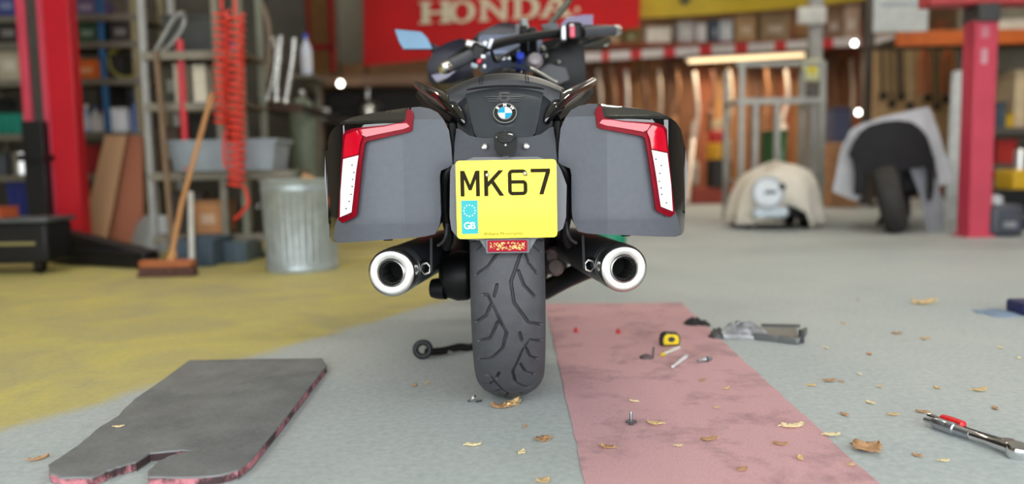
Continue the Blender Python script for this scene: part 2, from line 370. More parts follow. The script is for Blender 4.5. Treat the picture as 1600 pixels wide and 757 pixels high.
# emblem wings and six on the cowl
M_emb = mat('emblem_grey', (104, 106, 108), .35, metal=.6)
def on_cowl(x, y, d): p = at_surf(x, y, lambda X, Z: cf(X, Z) - d); return p
def cowl_patch(pts, d, th): 
    q = [on_cowl(x, y, d) for x, y in pts]; xs_ = [p.x for p in q]
    return relief([(p.x, p.z) for p in q], lambda X, Z: cf(X, Z) - d, th, lsp(min(xs_), max(xs_), 4)[1:-1])
for k_, (a, b) in enumerate(((757, 779), (759.5, 779), (761, 779))):
    y = 150.8 + k_ * 3.4
    cowl_patch([(a, y), (b, y - .8), (b, y + 1.4), (a + 3, y + 1.0)], .0012, .001).build('emblem_stripe', M_emb, cowl)
    cowl_patch([(817 - k_ * 1.5, y), (797, y - .8), (797, y + 1.4), (814 - k_ * 1.5, y + 1.0)], .0012, .001).build('emblem_stripe', M_emb, cowl)
for pts in ([(780, 143.5), (796, 143.5), (796, 147), (780, 147)], [(779, 147), (783.5, 147), (783.5, 156), (779, 156)], [(792, 149.5), (796.5, 149.5), (796.5, 156), (792, 156)], [(780, 155.5), (796, 155.5), (794, 159), (782, 159)], [(783, 149.5), (793, 149.5), (793, 151.5), (783, 151.5)]):
    cowl_patch(pts, .0014, .0012).build('emblem_numeral', M_emb, cowl)
# roundel: disc tilted to the cowl
rc = on_cowl(789, 178, .004); ax = Vector((0, -1, .55)).normalized()
ux = Vector((1, 0, 0)); uz = ux.cross(ax) * -1; uz = ax.cross(ux)
def rp(r, a, h=0): return rc + (ux * math.cos(a) + uz * math.sin(a)) * r + ax * h
R_ = .0285
ro = MB().lathe([(0, 0), (R_, 0), (R_, .003), (R_ * .93, .0042), (R_ * .9, .0036), (0, .0036)], rc, ax, 48).build('roundel', mat('roundel_black', (14, 15, 17), .15, coat=1), bike, label='round black badge with blue and white quarters')
def annul(r0, r1, h): 
    b = MB(); n = 48; v = []
    for i in range(n):
        for r, hh in ((r0, h), (r1, h), (r1, h - .002), (r0, h - .002)): v.append(rp(r, 2 * PI * i / n, hh))
    b.add(v, [(4 * i + j, 4 * ((i + 1) % n) + j, 4 * ((i + 1) % n) + (j + 1) % 4, 4 * i + (j + 1) % 4) for i in range(n) for j in range(4)]); return b
annul(R_ * .92, R_, .0048).build('rim', M_chrome, ro); annul(R_ * .575, R_ * .625, .0048).build('inner_rim', M_chrome, ro)
M_qb = mat('roundel_blue', (20, 146, 186), .2, coat=1); M_qw = mat('roundel_white', (240, 242, 244), .2, coat=1)
for q in range(4):
    n = 10; v = [rp(0, 0, .0044)] + [rp(R_ * .58, PI / 2 * (q + i / n), .0044) for i in range(n + 1)]
    v2 = [p - ax * .0012 for p in v]; m_ = len(v)
    MB().add(v + v2, [tuple(range(m_)), tuple(range(2 * m_ - 1, m_ - 1, -1))]).build('quarter', M_qb if q in (1, 3) else M_qw, ro, smooth=0)
for ch, a in (('B', 2.45), ('M', PI / 2), ('W', .69)):
    tm = text_mb(ch, .0115, 0, 0, 0, bold=.0003); ca, sa = math.cos(a - PI / 2), math.sin(a - PI / 2); ctr = rp(R_ * .775, a, .0040)
    MB().add([ctr + ux * (x * ca - z * sa) + uz * (x * sa + z * ca) for x, _, z in tm.v], tm.f).build('letter', M_qw, ro, smooth=0)
# passenger seat
def arch(Y, zt, zs_, w, zb, n=20):
    top = []
    for i in range(n + 1):
        t = -1 + 2 * i / n; top.append((CX + w * t, Y, zs_ + (zt - zs_) * (1 - abs(t) ** 2.1)))
    return top + [(CX + w * .96, Y, zb), (CX - w * .96, Y, zb)]
zt0 = at(790, 133, 1.985).z; zs0 = at(706, 150, 1.985).z; zt1 = at(790, 113.5, 2.06).z; zs1 = at(700, 146, 2.02).z
ST = MB().loft([arch(1.972, zt0 - .004, zs0 - .0, .138, zs0 - .03), arch(1.968, zt0 + .012, zs0 + .004, .141, zs0 - .03), arch(1.985, zt0 + .026, zs0 + .012, .143, zs0 - .04), arch(2.02, zt1 - .008, zs1 + .006, .148, zs1 - .05), arch(2.07, zt1, zs1 + .012, .155, zs1 - .05), arch(2.2, zt1 - .002, zs1 + .02, .165, zs1 - .06), arch(2.42, zt1 - .03, zs1 + .01, .17, zs1 - .06), arch(2.52, zt1 - .085, zs1 - .02, .15, zs1 - .08), arch(2.7, zt1 - .11, zs1 - .03, .14, zs1 - .1), arch(2.85, zt1 - .06, zs1 - .03, .11, zs1 - .1)])
seat = ST.build('seat', M_leather, bike, smooth=50, label='black leather passenger seat')
for x in (-.057, .057):
    for dx in (-.003, .003):
        pts = []
        for Y, zt, zs_, w in ((1.966, zt0 + .004, zs0, .14), (1.985, zt0 + .026, zs0 + .012, .143), (2.02, zt1 - .008, zs1 + .006, .148), (2.07, zt1, zs1 + .012, .155), (2.2, zt1 - .002, zs1 + .02, .165)):
            xx = x * (1 - (Y - 1.966) * .4) + dx; t = abs(xx / w); pts.append((CX + xx, Y - .001, zs_ + (zt - zs_) * (1 - t ** 2.4) + .0008))
        MB().tube(smoothcurve(pts, 4), .0009, 6).build('seam', M_blk, seat)
MB().tube(smoothcurve([at(x, y, Y) for x, y, Y in ((712, 148, 1.985), (726, 141.5, 1.975), (754, 136.5, 1.968), (790, 134.5, 1.966), (826, 136, 1.968), (853, 140, 1.975), (868, 147, 1.985))], 6), .0025, 8).build('seat_piping', M_blk, bike)
# grab rails
for s in (-1, 1):
    P_ = [at(*q) for q in ((725, 196, 1.925), (722, 188, 1.93), (714, 175, 1.955), (703, 164, 2.0), (690, 154.5, 2.06), (674, 145.5, 2.15), (660, 138, 2.24), (650, 132, 2.31))]
    P_ = smoothcurve([Vector((CX + s * abs(p.x - CX), p.y, p.z)) for p in P_], 6); rr0 = [.006, .0115, .0165, .0185, .0175, .0155, .013, .010]
    secs = []
    for i, p in enumerate(P_):
        t = i / 6; k0 = min(int(t), 6); r = rr0[k0] + (rr0[k0 + 1] - rr0[k0]) * (t - k0); d = (P_[min(i + 1, len(P_) - 1)] - P_[max(i - 1, 0)]).normalized()
        u = d.cross(Vector((0, 0, 1))).normalized(); q = u.cross(d)
        secs.append([p + u * (r * .85 * math.cos(2 * PI * j / 16)) + q * (r * abs(math.sin(2 * PI * j / 16)) ** .8 * (1 if math.sin(2 * PI * j / 16) > 0 else -1)) for j in range(16)])
    MB().loft(secs).build('grab_rail', M_gloss, bike, smooth=70, label='gloss black passenger grab rail')
    Q = [Vector((CX + s * abs(p.x - CX), p.y, p.z)) for p in (at(712, 190, 2.02), at(692, 178, 2.12), at(672, 164, 2.25), at(658, 148, 2.34))]
    MB().tube(smoothcurve(Q), .016, 10).build('grab_rail_bracket', M_blk, bike)

# ---- rear fender panel, marker, plate
def fen_y(u, z): return 1.83 + (z - .63) * .35 + (u / .12) ** 2 * .015
FEN = px_poly([(790, 216), (752, 216), (733, 212), (718, 202), (713, 201), (710, 225), (709, 262), (712, 300), (790, 300)], fen_y)
FEN = [(0, FEN[0][1])] + FEN[1:-1] + [(0, FEN[-1][1])]
relief(mir(FEN, -1) + mir(FEN[1:-1], 1)[::-1], lambda X, Z: fen_y(abs(X - CX), Z), .05, xs, lsp(.5, .7, 10)).build('fender_panel', mat('fender_grey_plastic', (56, 59, 65), .5, var=.06, scale=60, bump=.1), bike, bevel=.003)
def ring3(c, ax_, prof, name, m, par, n=24, **k): return MB().lathe(prof, c, ax_, n).build(name, m, par, **k)
for x, y in ((757.5, 230), (822, 229)):
    c = at(x, y, 1.84); ring3(c, (0, -1, .15), [(.0085, -.012), (.0085, .004), (.0072, .007), (.004, .0085), (.0035, .006), (0, .006)], 'bolt', M_chrome, bike, label='shiny domed fixing bolt')
mk = at(790, 223, 1.80)
mkb = relief([(mk.x + a, mk.z + b) for a, b in ((-.027, .012), (-.022, .021), (-.010, .026), (.010, .026), (.022, .021), (.027, .012), (.025, -.016), (.014, -.031), (-.014, -.031), (-.025, -.016))], lambda X, Z: 1.79 + (Z - mk.z) * .5 + abs(X - mk.x) ** 2 * 9, .05, lsp(mk.x - .027, mk.x + .027, 8)[1:-1], lsp(mk.z - .03, mk.z + .03, 8)[1:-1]).build('marker_housing', mat('marker_gloss', (34, 35, 37), .22, coat=.6), bike, bevel=.003, label='small black lamp pod above the plate')
MB().lathe([(.0235, -.002), (.0235, .003), (.019, .007), (.010, .0095), (0, .010)], (mk.x, 1.806, mk.z + .013), (0, -.55, 1), 28).build('marker_cap', mat('marker_cap_smoke', (62, 64, 68), .15, metal=.6, coat=.8), mkb)
MB().lathe([(.003, 0), (.003, .003), (.001, .0045), (0, .0045)], (mk.x, 1.784, mk.z - .006), (0, -1, 0), 12).build('screw', M_chrome, mkb)
MB().prism([(mk.x - .0085, mk.z - .025), (mk.x + .0085, mk.z - .025), (mk.x + .0075, mk.z - .055), (mk.x - .0075, mk.z - .055)], 1.792, 1.806).build('stem', mat('stem_grey', (120, 122, 126), .4), mkb, bevel=.002)
PY = 1.775
def pz(x, y): p = at(x, y, PY); return p
# surround behind the plate
SUR = [(703, 268), (706, 258), (740, 246), (840, 245), (872, 256), (878, 268), (886, 290), (885, 340), (880, 358), (862, 369), (838, 374), (829, 390), (759, 391), (750, 376), (716, 374), (705, 360), (702, 340)]
def r_poly(pts, Y): return [(p.x, p.z) for p in (at(x, y, Y) for x, y in pts)]
relief(r_poly(SUR, 1.792), lambda X, Z: 1.79 + abs(X - CX) ** 2 * .6, .012, lsp(-.15, .13, 8), lsp(.44, .64, 6)).build('plate_bracket', mat('bracket_grey', (98, 100, 104), .5, var=.05), bike, bevel=.003, label='grey plastic plate bracket')
def rrect(x0, x1, z0, z1, r, n=6):
    o = []
    for cx_, cz_, a0 in ((x1 - r, z1 - r, 0), (x0 + r, z1 - r, PI / 2), (x0 + r, z0 + r, PI), (x1 - r, z0 + r, 1.5 * PI)):
        o += [(cx_ + r * math.cos(a0 + PI / 2 * i / n), cz_ + r * math.sin(a0 + PI / 2 * i / n)) for i in range(n + 1)]
    return o
pc = at(791.5, 311.5, PY); PW, PH = .2265, .176
plate = MB().prism(rrect(pc.x - PW / 2, pc.x + PW / 2, pc.z - PH / 2, pc.z + PH / 2, .009), PY, PY + .004).build('number_plate', mat('plate_yellow', (255, 232, 24), .35, var=.02, coat=.3), bike, smooth=0, label='yellow number plate reading MK67')
M_ink = mat('plate_ink', (34, 27, 8), .7, var=.05, spec=.15)
def lp(a, b): return (pc.x - PW / 2 + a * PW, pc.z + PH / 2 - b * PH)   # plate fractions
def letter(polys, name='character'):
    b = MB()
    for p in polys: b.prism([lp(*q) for q in p], PY - .0008, PY + .0005)
    b.build(name, M_ink, plate, smooth=0)
X = lambda v: (v - 100) / 697; Z = lambda v: (v - 52) / 528
def LP(pts): return [(X(a), Z(b)) for a, b in pts]
letter([LP([(131, 120), (160, 120), (198, 214), (236, 120), (265, 120), (265, 293), (238, 293), (238, 178), (208, 252), (188, 252), (158, 178), (158, 293), (131, 293)])])
letter([LP([(295, 120), (323, 120), (323, 196), (396, 120), (431, 120), (364, 190), (434, 293), (401, 293), (345, 210), (323, 233), (323, 293), (295, 293)])])
def arcband(cx_, cy_, rx0, ry0, rx1, ry1, a0, a1, n=14):
    o = []
    for i in range(n):
        t0 = a0 + (a1 - a0) * i / n; t1 = a0 + (a1 - a0) * (i + 1) / n
        o.append(LP([(cx_ + rx0 * math.cos(t0), cy_ + ry0 * math.sin(t0)), (cx_ + rx1 * math.cos(t0), cy_ + ry1 * math.sin(t0)), (cx_ + rx1 * math.cos(t1), cy_ + ry1 * math.sin(t1)), (cx_ + rx0 * math.cos(t1), cy_ + ry0 * math.sin(t1))]))
    return o
six = [LP([(460, 150), (486, 150), (486, 258), (460, 258)]), LP([(492, 117), (562, 117), (562, 141), (492, 141)]), LP([(492, 267), (562, 267), (562, 291), (492, 291)]), LP([(486, 189), (562, 189), (562, 213), (486, 213)]), LP([(568, 221), (594, 221), (594, 258), (568, 258)]), LP([(568, 149), (594, 149), (594, 160), (568, 160)])]
six += arcband(492, 150, 6, 9, 32, 33, PI, 1.5 * PI) + arcband(562, 149, 6, 8, 32, 32, 1.5 * PI, 2 * PI) + arcband(492, 258, 6, 9, 32, 33, PI / 2, PI) + arcband(562, 258, 6, 9, 32, 33, 0, PI / 2) + arcband(562, 221, 6, 8, 32, 32, 1.5 * PI, 2 * PI)
letter(six)
letter([LP([(618, 114), (753, 114), (753, 138), (705, 288), (675, 288), (722, 139), (618, 139)])])
cyan = MB().prism([lp(*q) for q in LP([(133, 320), (247, 320), (247, 547), (133, 547)])], PY - .0006, PY + .0005).build('country_band', mat('band_cyan', (0, 160, 166), .4, var=.02), plate, smooth=0, label='cyan country band')
M_pale = mat('band_white', (236, 238, 220), .5, var=.02); M_palec = mat('star_pale', (120, 226, 226), .5)
sc = lp(X(190), Z(389))
for i in range(12):
    a = 2 * PI * i / 12; cxs, czs = sc[0] + .0128 * math.cos(a), sc[1] + .0128 * math.sin(a)
    MB().prism([(cxs + (.0022 if j % 2 == 0 else .0009) * math.sin(PI * j / 5), czs + (.0022 if j % 2 == 0 else .0009) * math.cos(PI * j / 5)) for j in range(10)], PY - .0011, PY).build('star', M_pale, cyan, smooth=0)
for ch, xx in (('G', 171), ('B', 211)):
    q = lp(X(xx), Z(493)); text_mb(ch, .0215, q[0], PY - .0012, q[1], bold=.0003).build('letter', M_pale, cyan, smooth=0)
q = lp(X(420), Z(550)); text_mb('Williams Motorcycles', .0102, q[0], PY - .0008, q[1]).build('dealer_name', M_ink, plate, smooth=0, label='small dealer name Williams Motorcycles')
for xx, yy in ((317, 150), (578, 144)):
    q = lp(X(xx), Z(yy)); ring3((q[0], PY, q[1]), (0, -1, 0), [(.0045, 0), (.0045, .002), (.003, .0035), (.0015, .002), (0, .002)], 'bolt', M_steel, plate, 16, label='small steel plate bolt')
# reflector below
rc2 = at(793, 384.5, 1.786); rw, rh = .100, .034
rf = MB().prism(rrect(rc2.x - rw / 2, rc2.x + rw / 2, rc2.z - rh / 2, rc2.z + rh / 2, .004), 1.784, 1.80).build('reflector_frame', mat('bracket_grey', (98, 100, 104)), bike, bevel=.002, smooth=0)
rr_ = MB().prism(rrect(rc2.x - rw / 2 + .005, rc2.x + rw / 2 - .005, rc2.z - rh / 2 + .004, rc2.z + rh / 2 - .004, .003), 1.7815, 1.785).build('reflector', mat('reflector_red', (150, 8, 36), .4, spec=.15), rf, smooth=0, bevel=.001, label='red reflector')
M_glint = mat('reflector_glints', (236, 190, 120), .25, var=.5, scale=400)  # pale gold facets painted in for glints on the reflector
for i in range(130):
    a = rc2.x - rw / 2 + .011 + random.random() * (rw - .022); b_ = rc2.z - rh / 2 + .009 + random.random() * (rh - .018)
    r = random.uniform(.0012, .0028)
    MB().add([(a + r * random.uniform(.6, 1) * math.cos(t), 1.7811 - .0003 * random.random(), b_ + r * random.uniform(.6, 1) * math.sin(t)) for t in (.3, 1.5, 2.6, 3.8, 5.2)] + [(a, 1.7800, b_)], [(0, 1, 5), (1, 2, 5), (2, 3, 5), (3, 4, 5), (4, 0, 5)]).build('glint_facet', M_glint, rf, smooth=0)

# ---- black frame pieces between panniers and plate
for s in (-1, 1):
    f_ = lambda x, y, Y, s=s: (lambda p: Vector((CX + s * abs(p.x - CX), p.y, p.z)))(at(x, y, Y))
    MB().tube(smoothcurve([f_(705, 195, 1.9), f_(709, 230, 1.88), f_(708, 255, 1.86), f_(697, 275, 1.86), f_(694, 310, 1.88), f_(697, 345, 1.9), f_(703, 372, 1.92), f_(697, 388, 1.94)]), .010, 10).build('pannier_mount', M_blk, bike)
    MB().tube(smoothcurve([f_(699, 350, 1.86), f_(697, 368, 1.86), f_(692, 378, 1.87), f_(684, 384, 1.88)]), .004, 8).build('mount_wire', mat('worn_black', (60, 60, 62), .35, metal=.5), bike)
    MB().box(f_(703, 245, 2.1), (.04, .24, .12)).build('subframe_plate', M_blk, bike, bevel=.01)
    MB().bar(f_(674, 372, 1.93), f_(674, 425, 1.93), .006, .012).build('muffler_hanger', M_blk, bike)
MB().box((CX, 2.12, .62), (.27, .28, .12)).build('inner_fender', M_blk, bike, bevel=.03, segs=4)
MB().loft([[(CX + x * w_, Y, z) for x, z in ((-.1, zb), (-.1, zb + .05), (-.05, zb + .09), (.05, zb + .09), (.1, zb + .05), (.1, zb), (.08, zb), (.08, zb + .045), (.045, zb + .075), (-.045, zb + .075), (-.08, zb + .045), (-.08, zb))] for Y, zb, w_ in ((1.83, .44, .9), (1.9, .56, 1), (2.05, .635, 1.05), (2.3, .63, 1.05))]).build('mudguard', M_blk, bike, bevel=.004)

# ---- mufflers
for s, (ex, ey) in ((-1, (611, 427)), (1, (975, 420))):
    f_ = lambda x, y, Y, s=s: (lambda p: Vector((CX + s * abs(p.x - CX), p.y, p.z)))(at(x, y, Y))
    c = f_(611, 427, 1.90); ax_ = Vector((s * .15, -1, -.01)).normalized()
    body = MB().lathe([(.048, -.62), (.056, -.56), (.0585, -.3), (.0585, -.03), (.0575, -.012), (.054, -.012), (.054, -.25), (0, -.25)], c, ax_, 48).build('muffler', mat('muffler_black_chrome', (78, 82, 88), .34, metal=.2, var=.1), bike, label='dark cylindrical muffler')
    for h in (-.075, -.055): MB().lathe([(.0587, h), (.0597, h + .001), (.0597, h + .003), (.0587, h + .004)], c, ax_, 48, cap=False).build('band', M_steel, body)
    MB().lathe([(.0585, -.035), (.0592, -.012), (.0585, -.004), (.055, 0), (.050, .0015), (.036, -.001), (.0335, .0025), (.0315, .0035), (.0295, .001), (.029, -.02), (.029, -.05), (.034, -.05), (.034, -.03)], c, ax_, 64, cap=False).build('end_cap', M_steel, body, smooth=50, label='brushed steel end cap')
    MB().lathe([(.0268, -.004), (.0286, -.004), (.0286, -.2), (.0268, -.2), (.0268, -.004)], c, ax_, 40, cap=False).build('inner_tube', mat('bore_black', (8, 8, 8), .9), body)  # even near-black lining for the bore
    MB().lathe([(0, -.085), (.029, -.085), (.029, -.09), (0, -.09)], c, ax_, 32).build('dark_disc', mat('bore_black', (8, 8, 8), .9), body)  # black disc added inside to keep the muffler hole dark
    for i in range(22):
        a = 2 * PI * i / 22; u_ = ax_.cross(Vector((0, 0, 1))).normalized(); t_ = ax_.cross(u_)
        p = c + (u_ * math.cos(a) + t_ * math.sin(a)) * .0262
        MB().bar(p - ax_ * .01, p - ax_ * .08, .0022, .003).build('perforation_rib', mat('rib_steel', (70, 70, 70), .4, metal=.7), body)
    n_ = f_(667, 420, 1.94); MB().lathe([(.0165, 0), (.0165, .006), (.0125, .006), (.0125, 0), (.0165, 0)], n_, (s * .5, -1, .1), 6, cap=False).build('hanger_nut', M_steel, body, smooth=20, label='hexagonal steel hanger nut')
    MB().bar(n_ + Vector((0, .02, 0)), n_ + Vector((s * .035, .05, .004)), .03, .03).build('hanger_lug', M_dark, body, bevel=.004)
    MB().tube(smoothcurve([c - ax_ * .6, c - ax_ * .75 + Vector((-s * .03, 0, -.02)), f_(760, 470, 2.75), f_(775, 480, 3.0)]), .026, 14).build('exhaust_pipe', M_dark, bike, label='dark exhaust link pipe')

# ---- rear tyre with cut grooves
def make_tyre(R, hw, drop, cx, yc, motif=True):
    th = np.radians(np.concatenate([np.arange(-100, 60, .3), np.arange(60, 260, 2.5)])); aa = np.radians(np.linspace(-132, 132, 251))
    T, A = np.meshgrid(th, aa, indexing='ij'); dep = np.zeros_like(T)
    L = [[(4.6, -16), (-.2, -21)], [(.2, -40), (.2, -31), (-16.2, -3), (-23.8, -9), (-31, -30), (-34.6, -57)], [(-4.2, -27), (-9, -36), (-13.4, -59)], [(-11.4, -16), (-19.4, -29), (-23, -54)],
         [(-16.6, 17), (-21, 21)], [(-24.6, 64), (-21, 34), (-25.8, 21), (-37.8, 5), (-46.6, 9), (-56, 32), (-59, 62)], [(-25, 27), (-30.2, 34), (-34.2, 50)], [(-33.4, 17), (-39.4, 25), (-44.6, 44)]]
    kt = R * PI / 180; ka = .085 * PI / 180
    Td = np.degrees(T)
    for k in range(-2, 4):
        for pl in L:
            for (t0, a0), (t1, a1) in zip(pl[:-1], pl[1:]):
                t0s, t1s = t0 + k * 43.6, t1 + k * 43.6
                if max(t0s, t1s) < -100 or min(t0s, t1s) > 60: continue
                dx, dy = (t1s - t0s) * kt, (a1 - a0) * ka
                px_, py_ = (Td - t0s) * kt, (np.degrees(A) - a0) * ka
                u = np.clip((px_ * dx + py_ * dy) / (dx * dx + dy * dy), 0, 1)
                dd = np.hypot(px_ - u * dx, py_ - u * dy)
                dep = np.maximum(dep, np.clip((.0036 - dd) / .0013, 0, 1) * .010)
    r = R - drop * (1 - np.cos(A)) - dep * np.clip(np.cos(A), 0, 1); x = (hw - dep * np.abs(np.sin(A))) * np.sin(A)
    V = np.stack([cx + x, yc - r * np.cos(T), R + r * np.sin(T)], -1).reshape(-1, 3)
    n, m = T.shape; b = MB(); b.v = [tuple(p) for p in V.tolist()]
    b.f = [(i * m + j, ((i + 1) % n) * m + j, ((i + 1) % n) * m + j + 1, i * m + j + 1) for i in range(n) for j in range(m - 1)]
    return b
me = bpy.data.meshes.new('rear_tyre'); tb = make_tyre(.32, .0895, .062, CX, YC); me.from_pydata(tb.v, [], tb.f)
finish('rear_tyre', me, M_rubber, bike, smooth=60, label='wide black rear tyre with curved tread grooves')
MB().lathe([(.19, -.07), (.222, -.075), (.222, -.068), (.2, -.05), (.2, .05), (.222, .068), (.222, .075), (.19, .07), (.185, 0)], (CX, YC, .32), (1, 0, 0), 48).build('wheel_rim', M_dark, bike)
for i in range(5):
    a = 2 * PI * i / 5; MB().bar((CX, YC, .32), (CX, YC + .19 * math.cos(a), .32 + .19 * math.sin(a)), .05, .03).build('wheel_spoke', M_dark, bike)
# final drive, swingarm, side stand
g = at(722, 432, 2.16)
MB().lathe([(.03, -.05), (.055, -.04), (.068, 0), (.066, .03), (.05, .045), (.03, .05)], (g.x - .012, g.y, g.z), (1, 0, 0), 28).build('final_drive', M_blk, bike, bevel=.004, label='black shaft drive housing')
MB().lathe([(.0, -.02), (.026, -.02), (.03, 0), (.03, .02)], (g.x - .062, g.y - .02, g.z - .03), (1, -.3, 0), 18).build('drive_cap', M_dark, bike)
MB().tube(smoothcurve([(CX - .13, 2.17, .34), (CX - .14, 2.35, .36), (CX - .13, 2.62, .4), (CX - .08, 2.8, .42)]), [.05] * 6 + [.055] * 7 + [.06] * 6, 14).build('swingarm', M_blk, bike)
MB().bar(at(690, 402, 2.3), at(722, 398, 2.25), .03, .03).build('torque_link', M_dark, bike, bevel=.005)
f0 = on_floor(661, 561, 0); 
sst = MB().tube(smoothcurve([Vector((f0.x + .012, f0.y, .022)), at(690, 549, 2.56), at(716, 543, 2.6), at(745, 535, 2.66), (CX - .10, 2.72, .2)]), .013, 12).build('side_stand', M_blk, bike, label='black side stand resting on the floor')
MB().tube([(f0.x + .024 * math.cos(2 * PI * i / 20), f0.y + .006 * math.sin(2 * PI * i / 20), .031 + .022 * math.sin(2 * PI * i / 20)) for i in range(20)], .0095, 10, closed=True).build('stand_foot', M_dark, sst)
MB().tube(smoothcurve([at(700, 551, 2.56), at(720, 548, 2.62), at(745, 541, 2.7)]), .006, 8).build('stand_spring', M_steel, sst)
MB().tube(smoothcurve([at(850, 455, 2.5), at(880, 438, 2.42), at(910, 424, 2.35), at(930, 416, 2.3)]), .03, 14).build('exhaust_pipe', M_dark, bike)
MB().lathe([(.0, -.02), (.022, -.018), (.026, 0), (.02, .014), (0, .016)], at(868, 418, 2.3), (0, -1, .2), 16).build('brake_bleed_cover', mat('cast_grey', (120, 108, 104), .6), bike)
MB().lathe([(.0, -.02), (.018, -.018), (.02, 0), (.014, .012), (0, .014)], at(862, 402, 2.32), (0, -1, .2), 16).build('caliper_bolt', mat('cast_grey', (120, 108, 104), .6), bike)
# engine, belly and front end, mostly hidden
MB().box((CX, 2.95, .42), (.42, .55, .36)).build('engine', M_blk, bike, bevel=.05, segs=3)
MB().box((CX, 2.6, .5), (.3, .4, .3)).build('gearbox', M_blk, bike, bevel=.04, segs=3)
ft = MB(); ft.lathe([(.22, -.05), (.27, -.058), (.305, -.04), (.318, 0), (.305, .04), (.27, .058), (.22, .05), (.215, 0)], (CX, 3.78, .318), (1, 0, 0), 40); ft.build('front_tyre', M_rubber, bike, smooth=60)
MB().lathe([(.17, -.04), (.222, -.05), (.222, .05), (.17, .04)], (CX, 3.78, .318), (1, 0, 0), 32).build('front_rim', M_dark, bike)
for s in (-1, 1): MB().tube([(CX + s * .1, 3.78, .318), (CX + s * .1, 3.4, .95)], .03, 12).build('fork_leg', M_dark, bike)

# ---- tank, console, fairing, screen, handlebar, mirrors
secs = []
for Y, zt, w_ in ((2.62, .84, .12), (2.7, .905, .15), (2.8, .955, .175), (2.95, .985, .19), (3.1, .98, .19), (3.25, .94, .17)):
    secs.append([(CX + w_ * t, Y, .72 + (zt - .72) * (1 - abs(t) ** 2.6)) for t in lsp(-1, 1, 18)] + [(CX + w_, Y, .55), (CX - w_, Y, .55)])
tank = MB().loft(secs).build('fuel_tank', M_blk, bike, smooth=60, label='black fuel tank')
c = at(800, 108, 2.78); MB().lathe([(.05, -.03), (.05, 0), (.045, .008), (.03, .014), (0, .016)], (c.x, c.y + .06, c.z - .004), (0, -.3, 1), 32).build('filler_cap', M_gloss, tank)
MB().tube(smoothcurve([at(x, y, 2.55) for x, y in ((828, 107), (846, 116), (862, 126), (870, 130))]), .006, 8).build('trim_strip', M_steel, bike)
con = MB().box(at(798, 84, 3.05), (.24, .12, .1), rx=-.6).build('console', mat('console_blue_grey', (120, 130, 156), .3, metal=.3), bike, bevel=.012, label='pale blue grey instrument console')
MB().bar(at(772, 92, 2.92), at(806, 88, 2.92), .02, .016).build('console_trim', M_chrome, con)
MB().lathe([(.014, -.03), (.014, .012), (0, .014)], at(813, 89, 2.88), (0, -1, .4), 16).build('ignition_key', mat('key_blue', (48, 70, 190), .3), con)
MB().lathe([(.014, -.03), (.017, 0), (.012, .012), (0, .014)], at(803, 86, 2.90), (0, -1, .4), 16).build('ignition_lock', M_dark, con)
MB().lathe([(.02, -.03), (.03, 0), (.022, .02), (0, .022)], at(836, 95, 2.85), (0, -1, .3), 18).build('knob', mat('knob_pale', (150, 142, 146), .3, metal=.5), con)
def panel(pts, Y, th, name, m, bul=.12, nx=8, **k):
    q = r_poly(pts, Y); xm = sum(a for a, _ in q) / len(q); zm = sum(b for _, b in q) / len(q)
    return relief(q, lambda X_, Z_: Y + bul * ((X_ - xm) ** 2 * 3 + (Z_ - zm) ** 2 * 3), th, lsp(min(a for a, _ in q), max(a for a, _ in q), nx)[1:-1], lsp(min(b for _, b in q), max(b for _, b in q), nx)[1:-1]).build(name, m, bike, **k)
panel([(668, 124), (666, 100), (674, 84), (684, 73), (705, 63), (722, 58), (731, 66), (737, 90), (738, 112), (724, 124), (706, 130), (680, 131)], 3.05, .35, 'fairing_panel', M_blue, bul=.6, bevel=.012, segs=3, label='dark midnight blue left fairing')
panel([(674, 118), (690, 113), (706, 107), (712, 111), (700, 121), (682, 128)], 2.98, .03, 'fairing_vent', mat('vent_lilac', (70, 66, 104), .2, coat=.6), bevel=.004)
panel([(838, 66), (868, 58), (900, 62), (914, 78), (916, 120), (912, 152), (884, 152), (852, 128), (836, 104)], 3.0, .4, 'fairing_panel', M_blk, bul=.5, bevel=.012, segs=3, label='black right fairing')
panel([(842, 108), (858, 100), (884, 106), (890, 124), (872, 132), (852, 122)], 2.9, .06, 'fairing_pocket', mat('pocket_graphite', (56, 58, 60), .5), bevel=.006)
for x, y in ((852, 86), (872, 96), (848, 75)): MB().lathe([(.010, -.02), (.012, 0), (.006, .008), (0, .009)], at(x, y, 2.94), (0, -1, .5), 12).build('fairing_fastener', M_chrome, bike)
M_screen = mat('tinted_screen', (12, 12, 24), .3, alpha=.85, coat=0, var=.05)
panel([(730, 72), (735, 62), (746, 51), (765, 42), (780, 36), (792, 34), (806, 36), (812, 42), (812, 66), (790, 72)], 3.2, .006, 'windscreen', M_screen, bul=.8, label='dark tinted windscreen')
MB().bar(at(809, 38, 3.1), at(807, 60, 3.05), .014, .01).build('screen_slider', mat('slider_grey', (130, 138, 150), .3, metal=.5), bike)
panel([(876, 38), (886, 27), (912, 23), (927, 23), (926, 42), (905, 46)], 3.12, .02, 'wind_deflector', mat('deflector_purple', (74, 56, 110), .12, alpha=.85, coat=.5), bevel=.003, label='purple tinted wind deflector')
panel([(846, 38), (872, 36), (874, 46), (850, 48)], 3.05, .04, 'reservoir', mat('reservoir_grey', (52, 58, 66), .4), bevel=.006)
MB().tube(smoothcurve([at(852, 50, 3.05), at(868, 28, 3.12), at(884, 8, 3.2), at(896, -14, 3.25)]), .013, 8).build('antenna_stalk', mat('stalk_olive', (74, 72, 62), .5), bike)
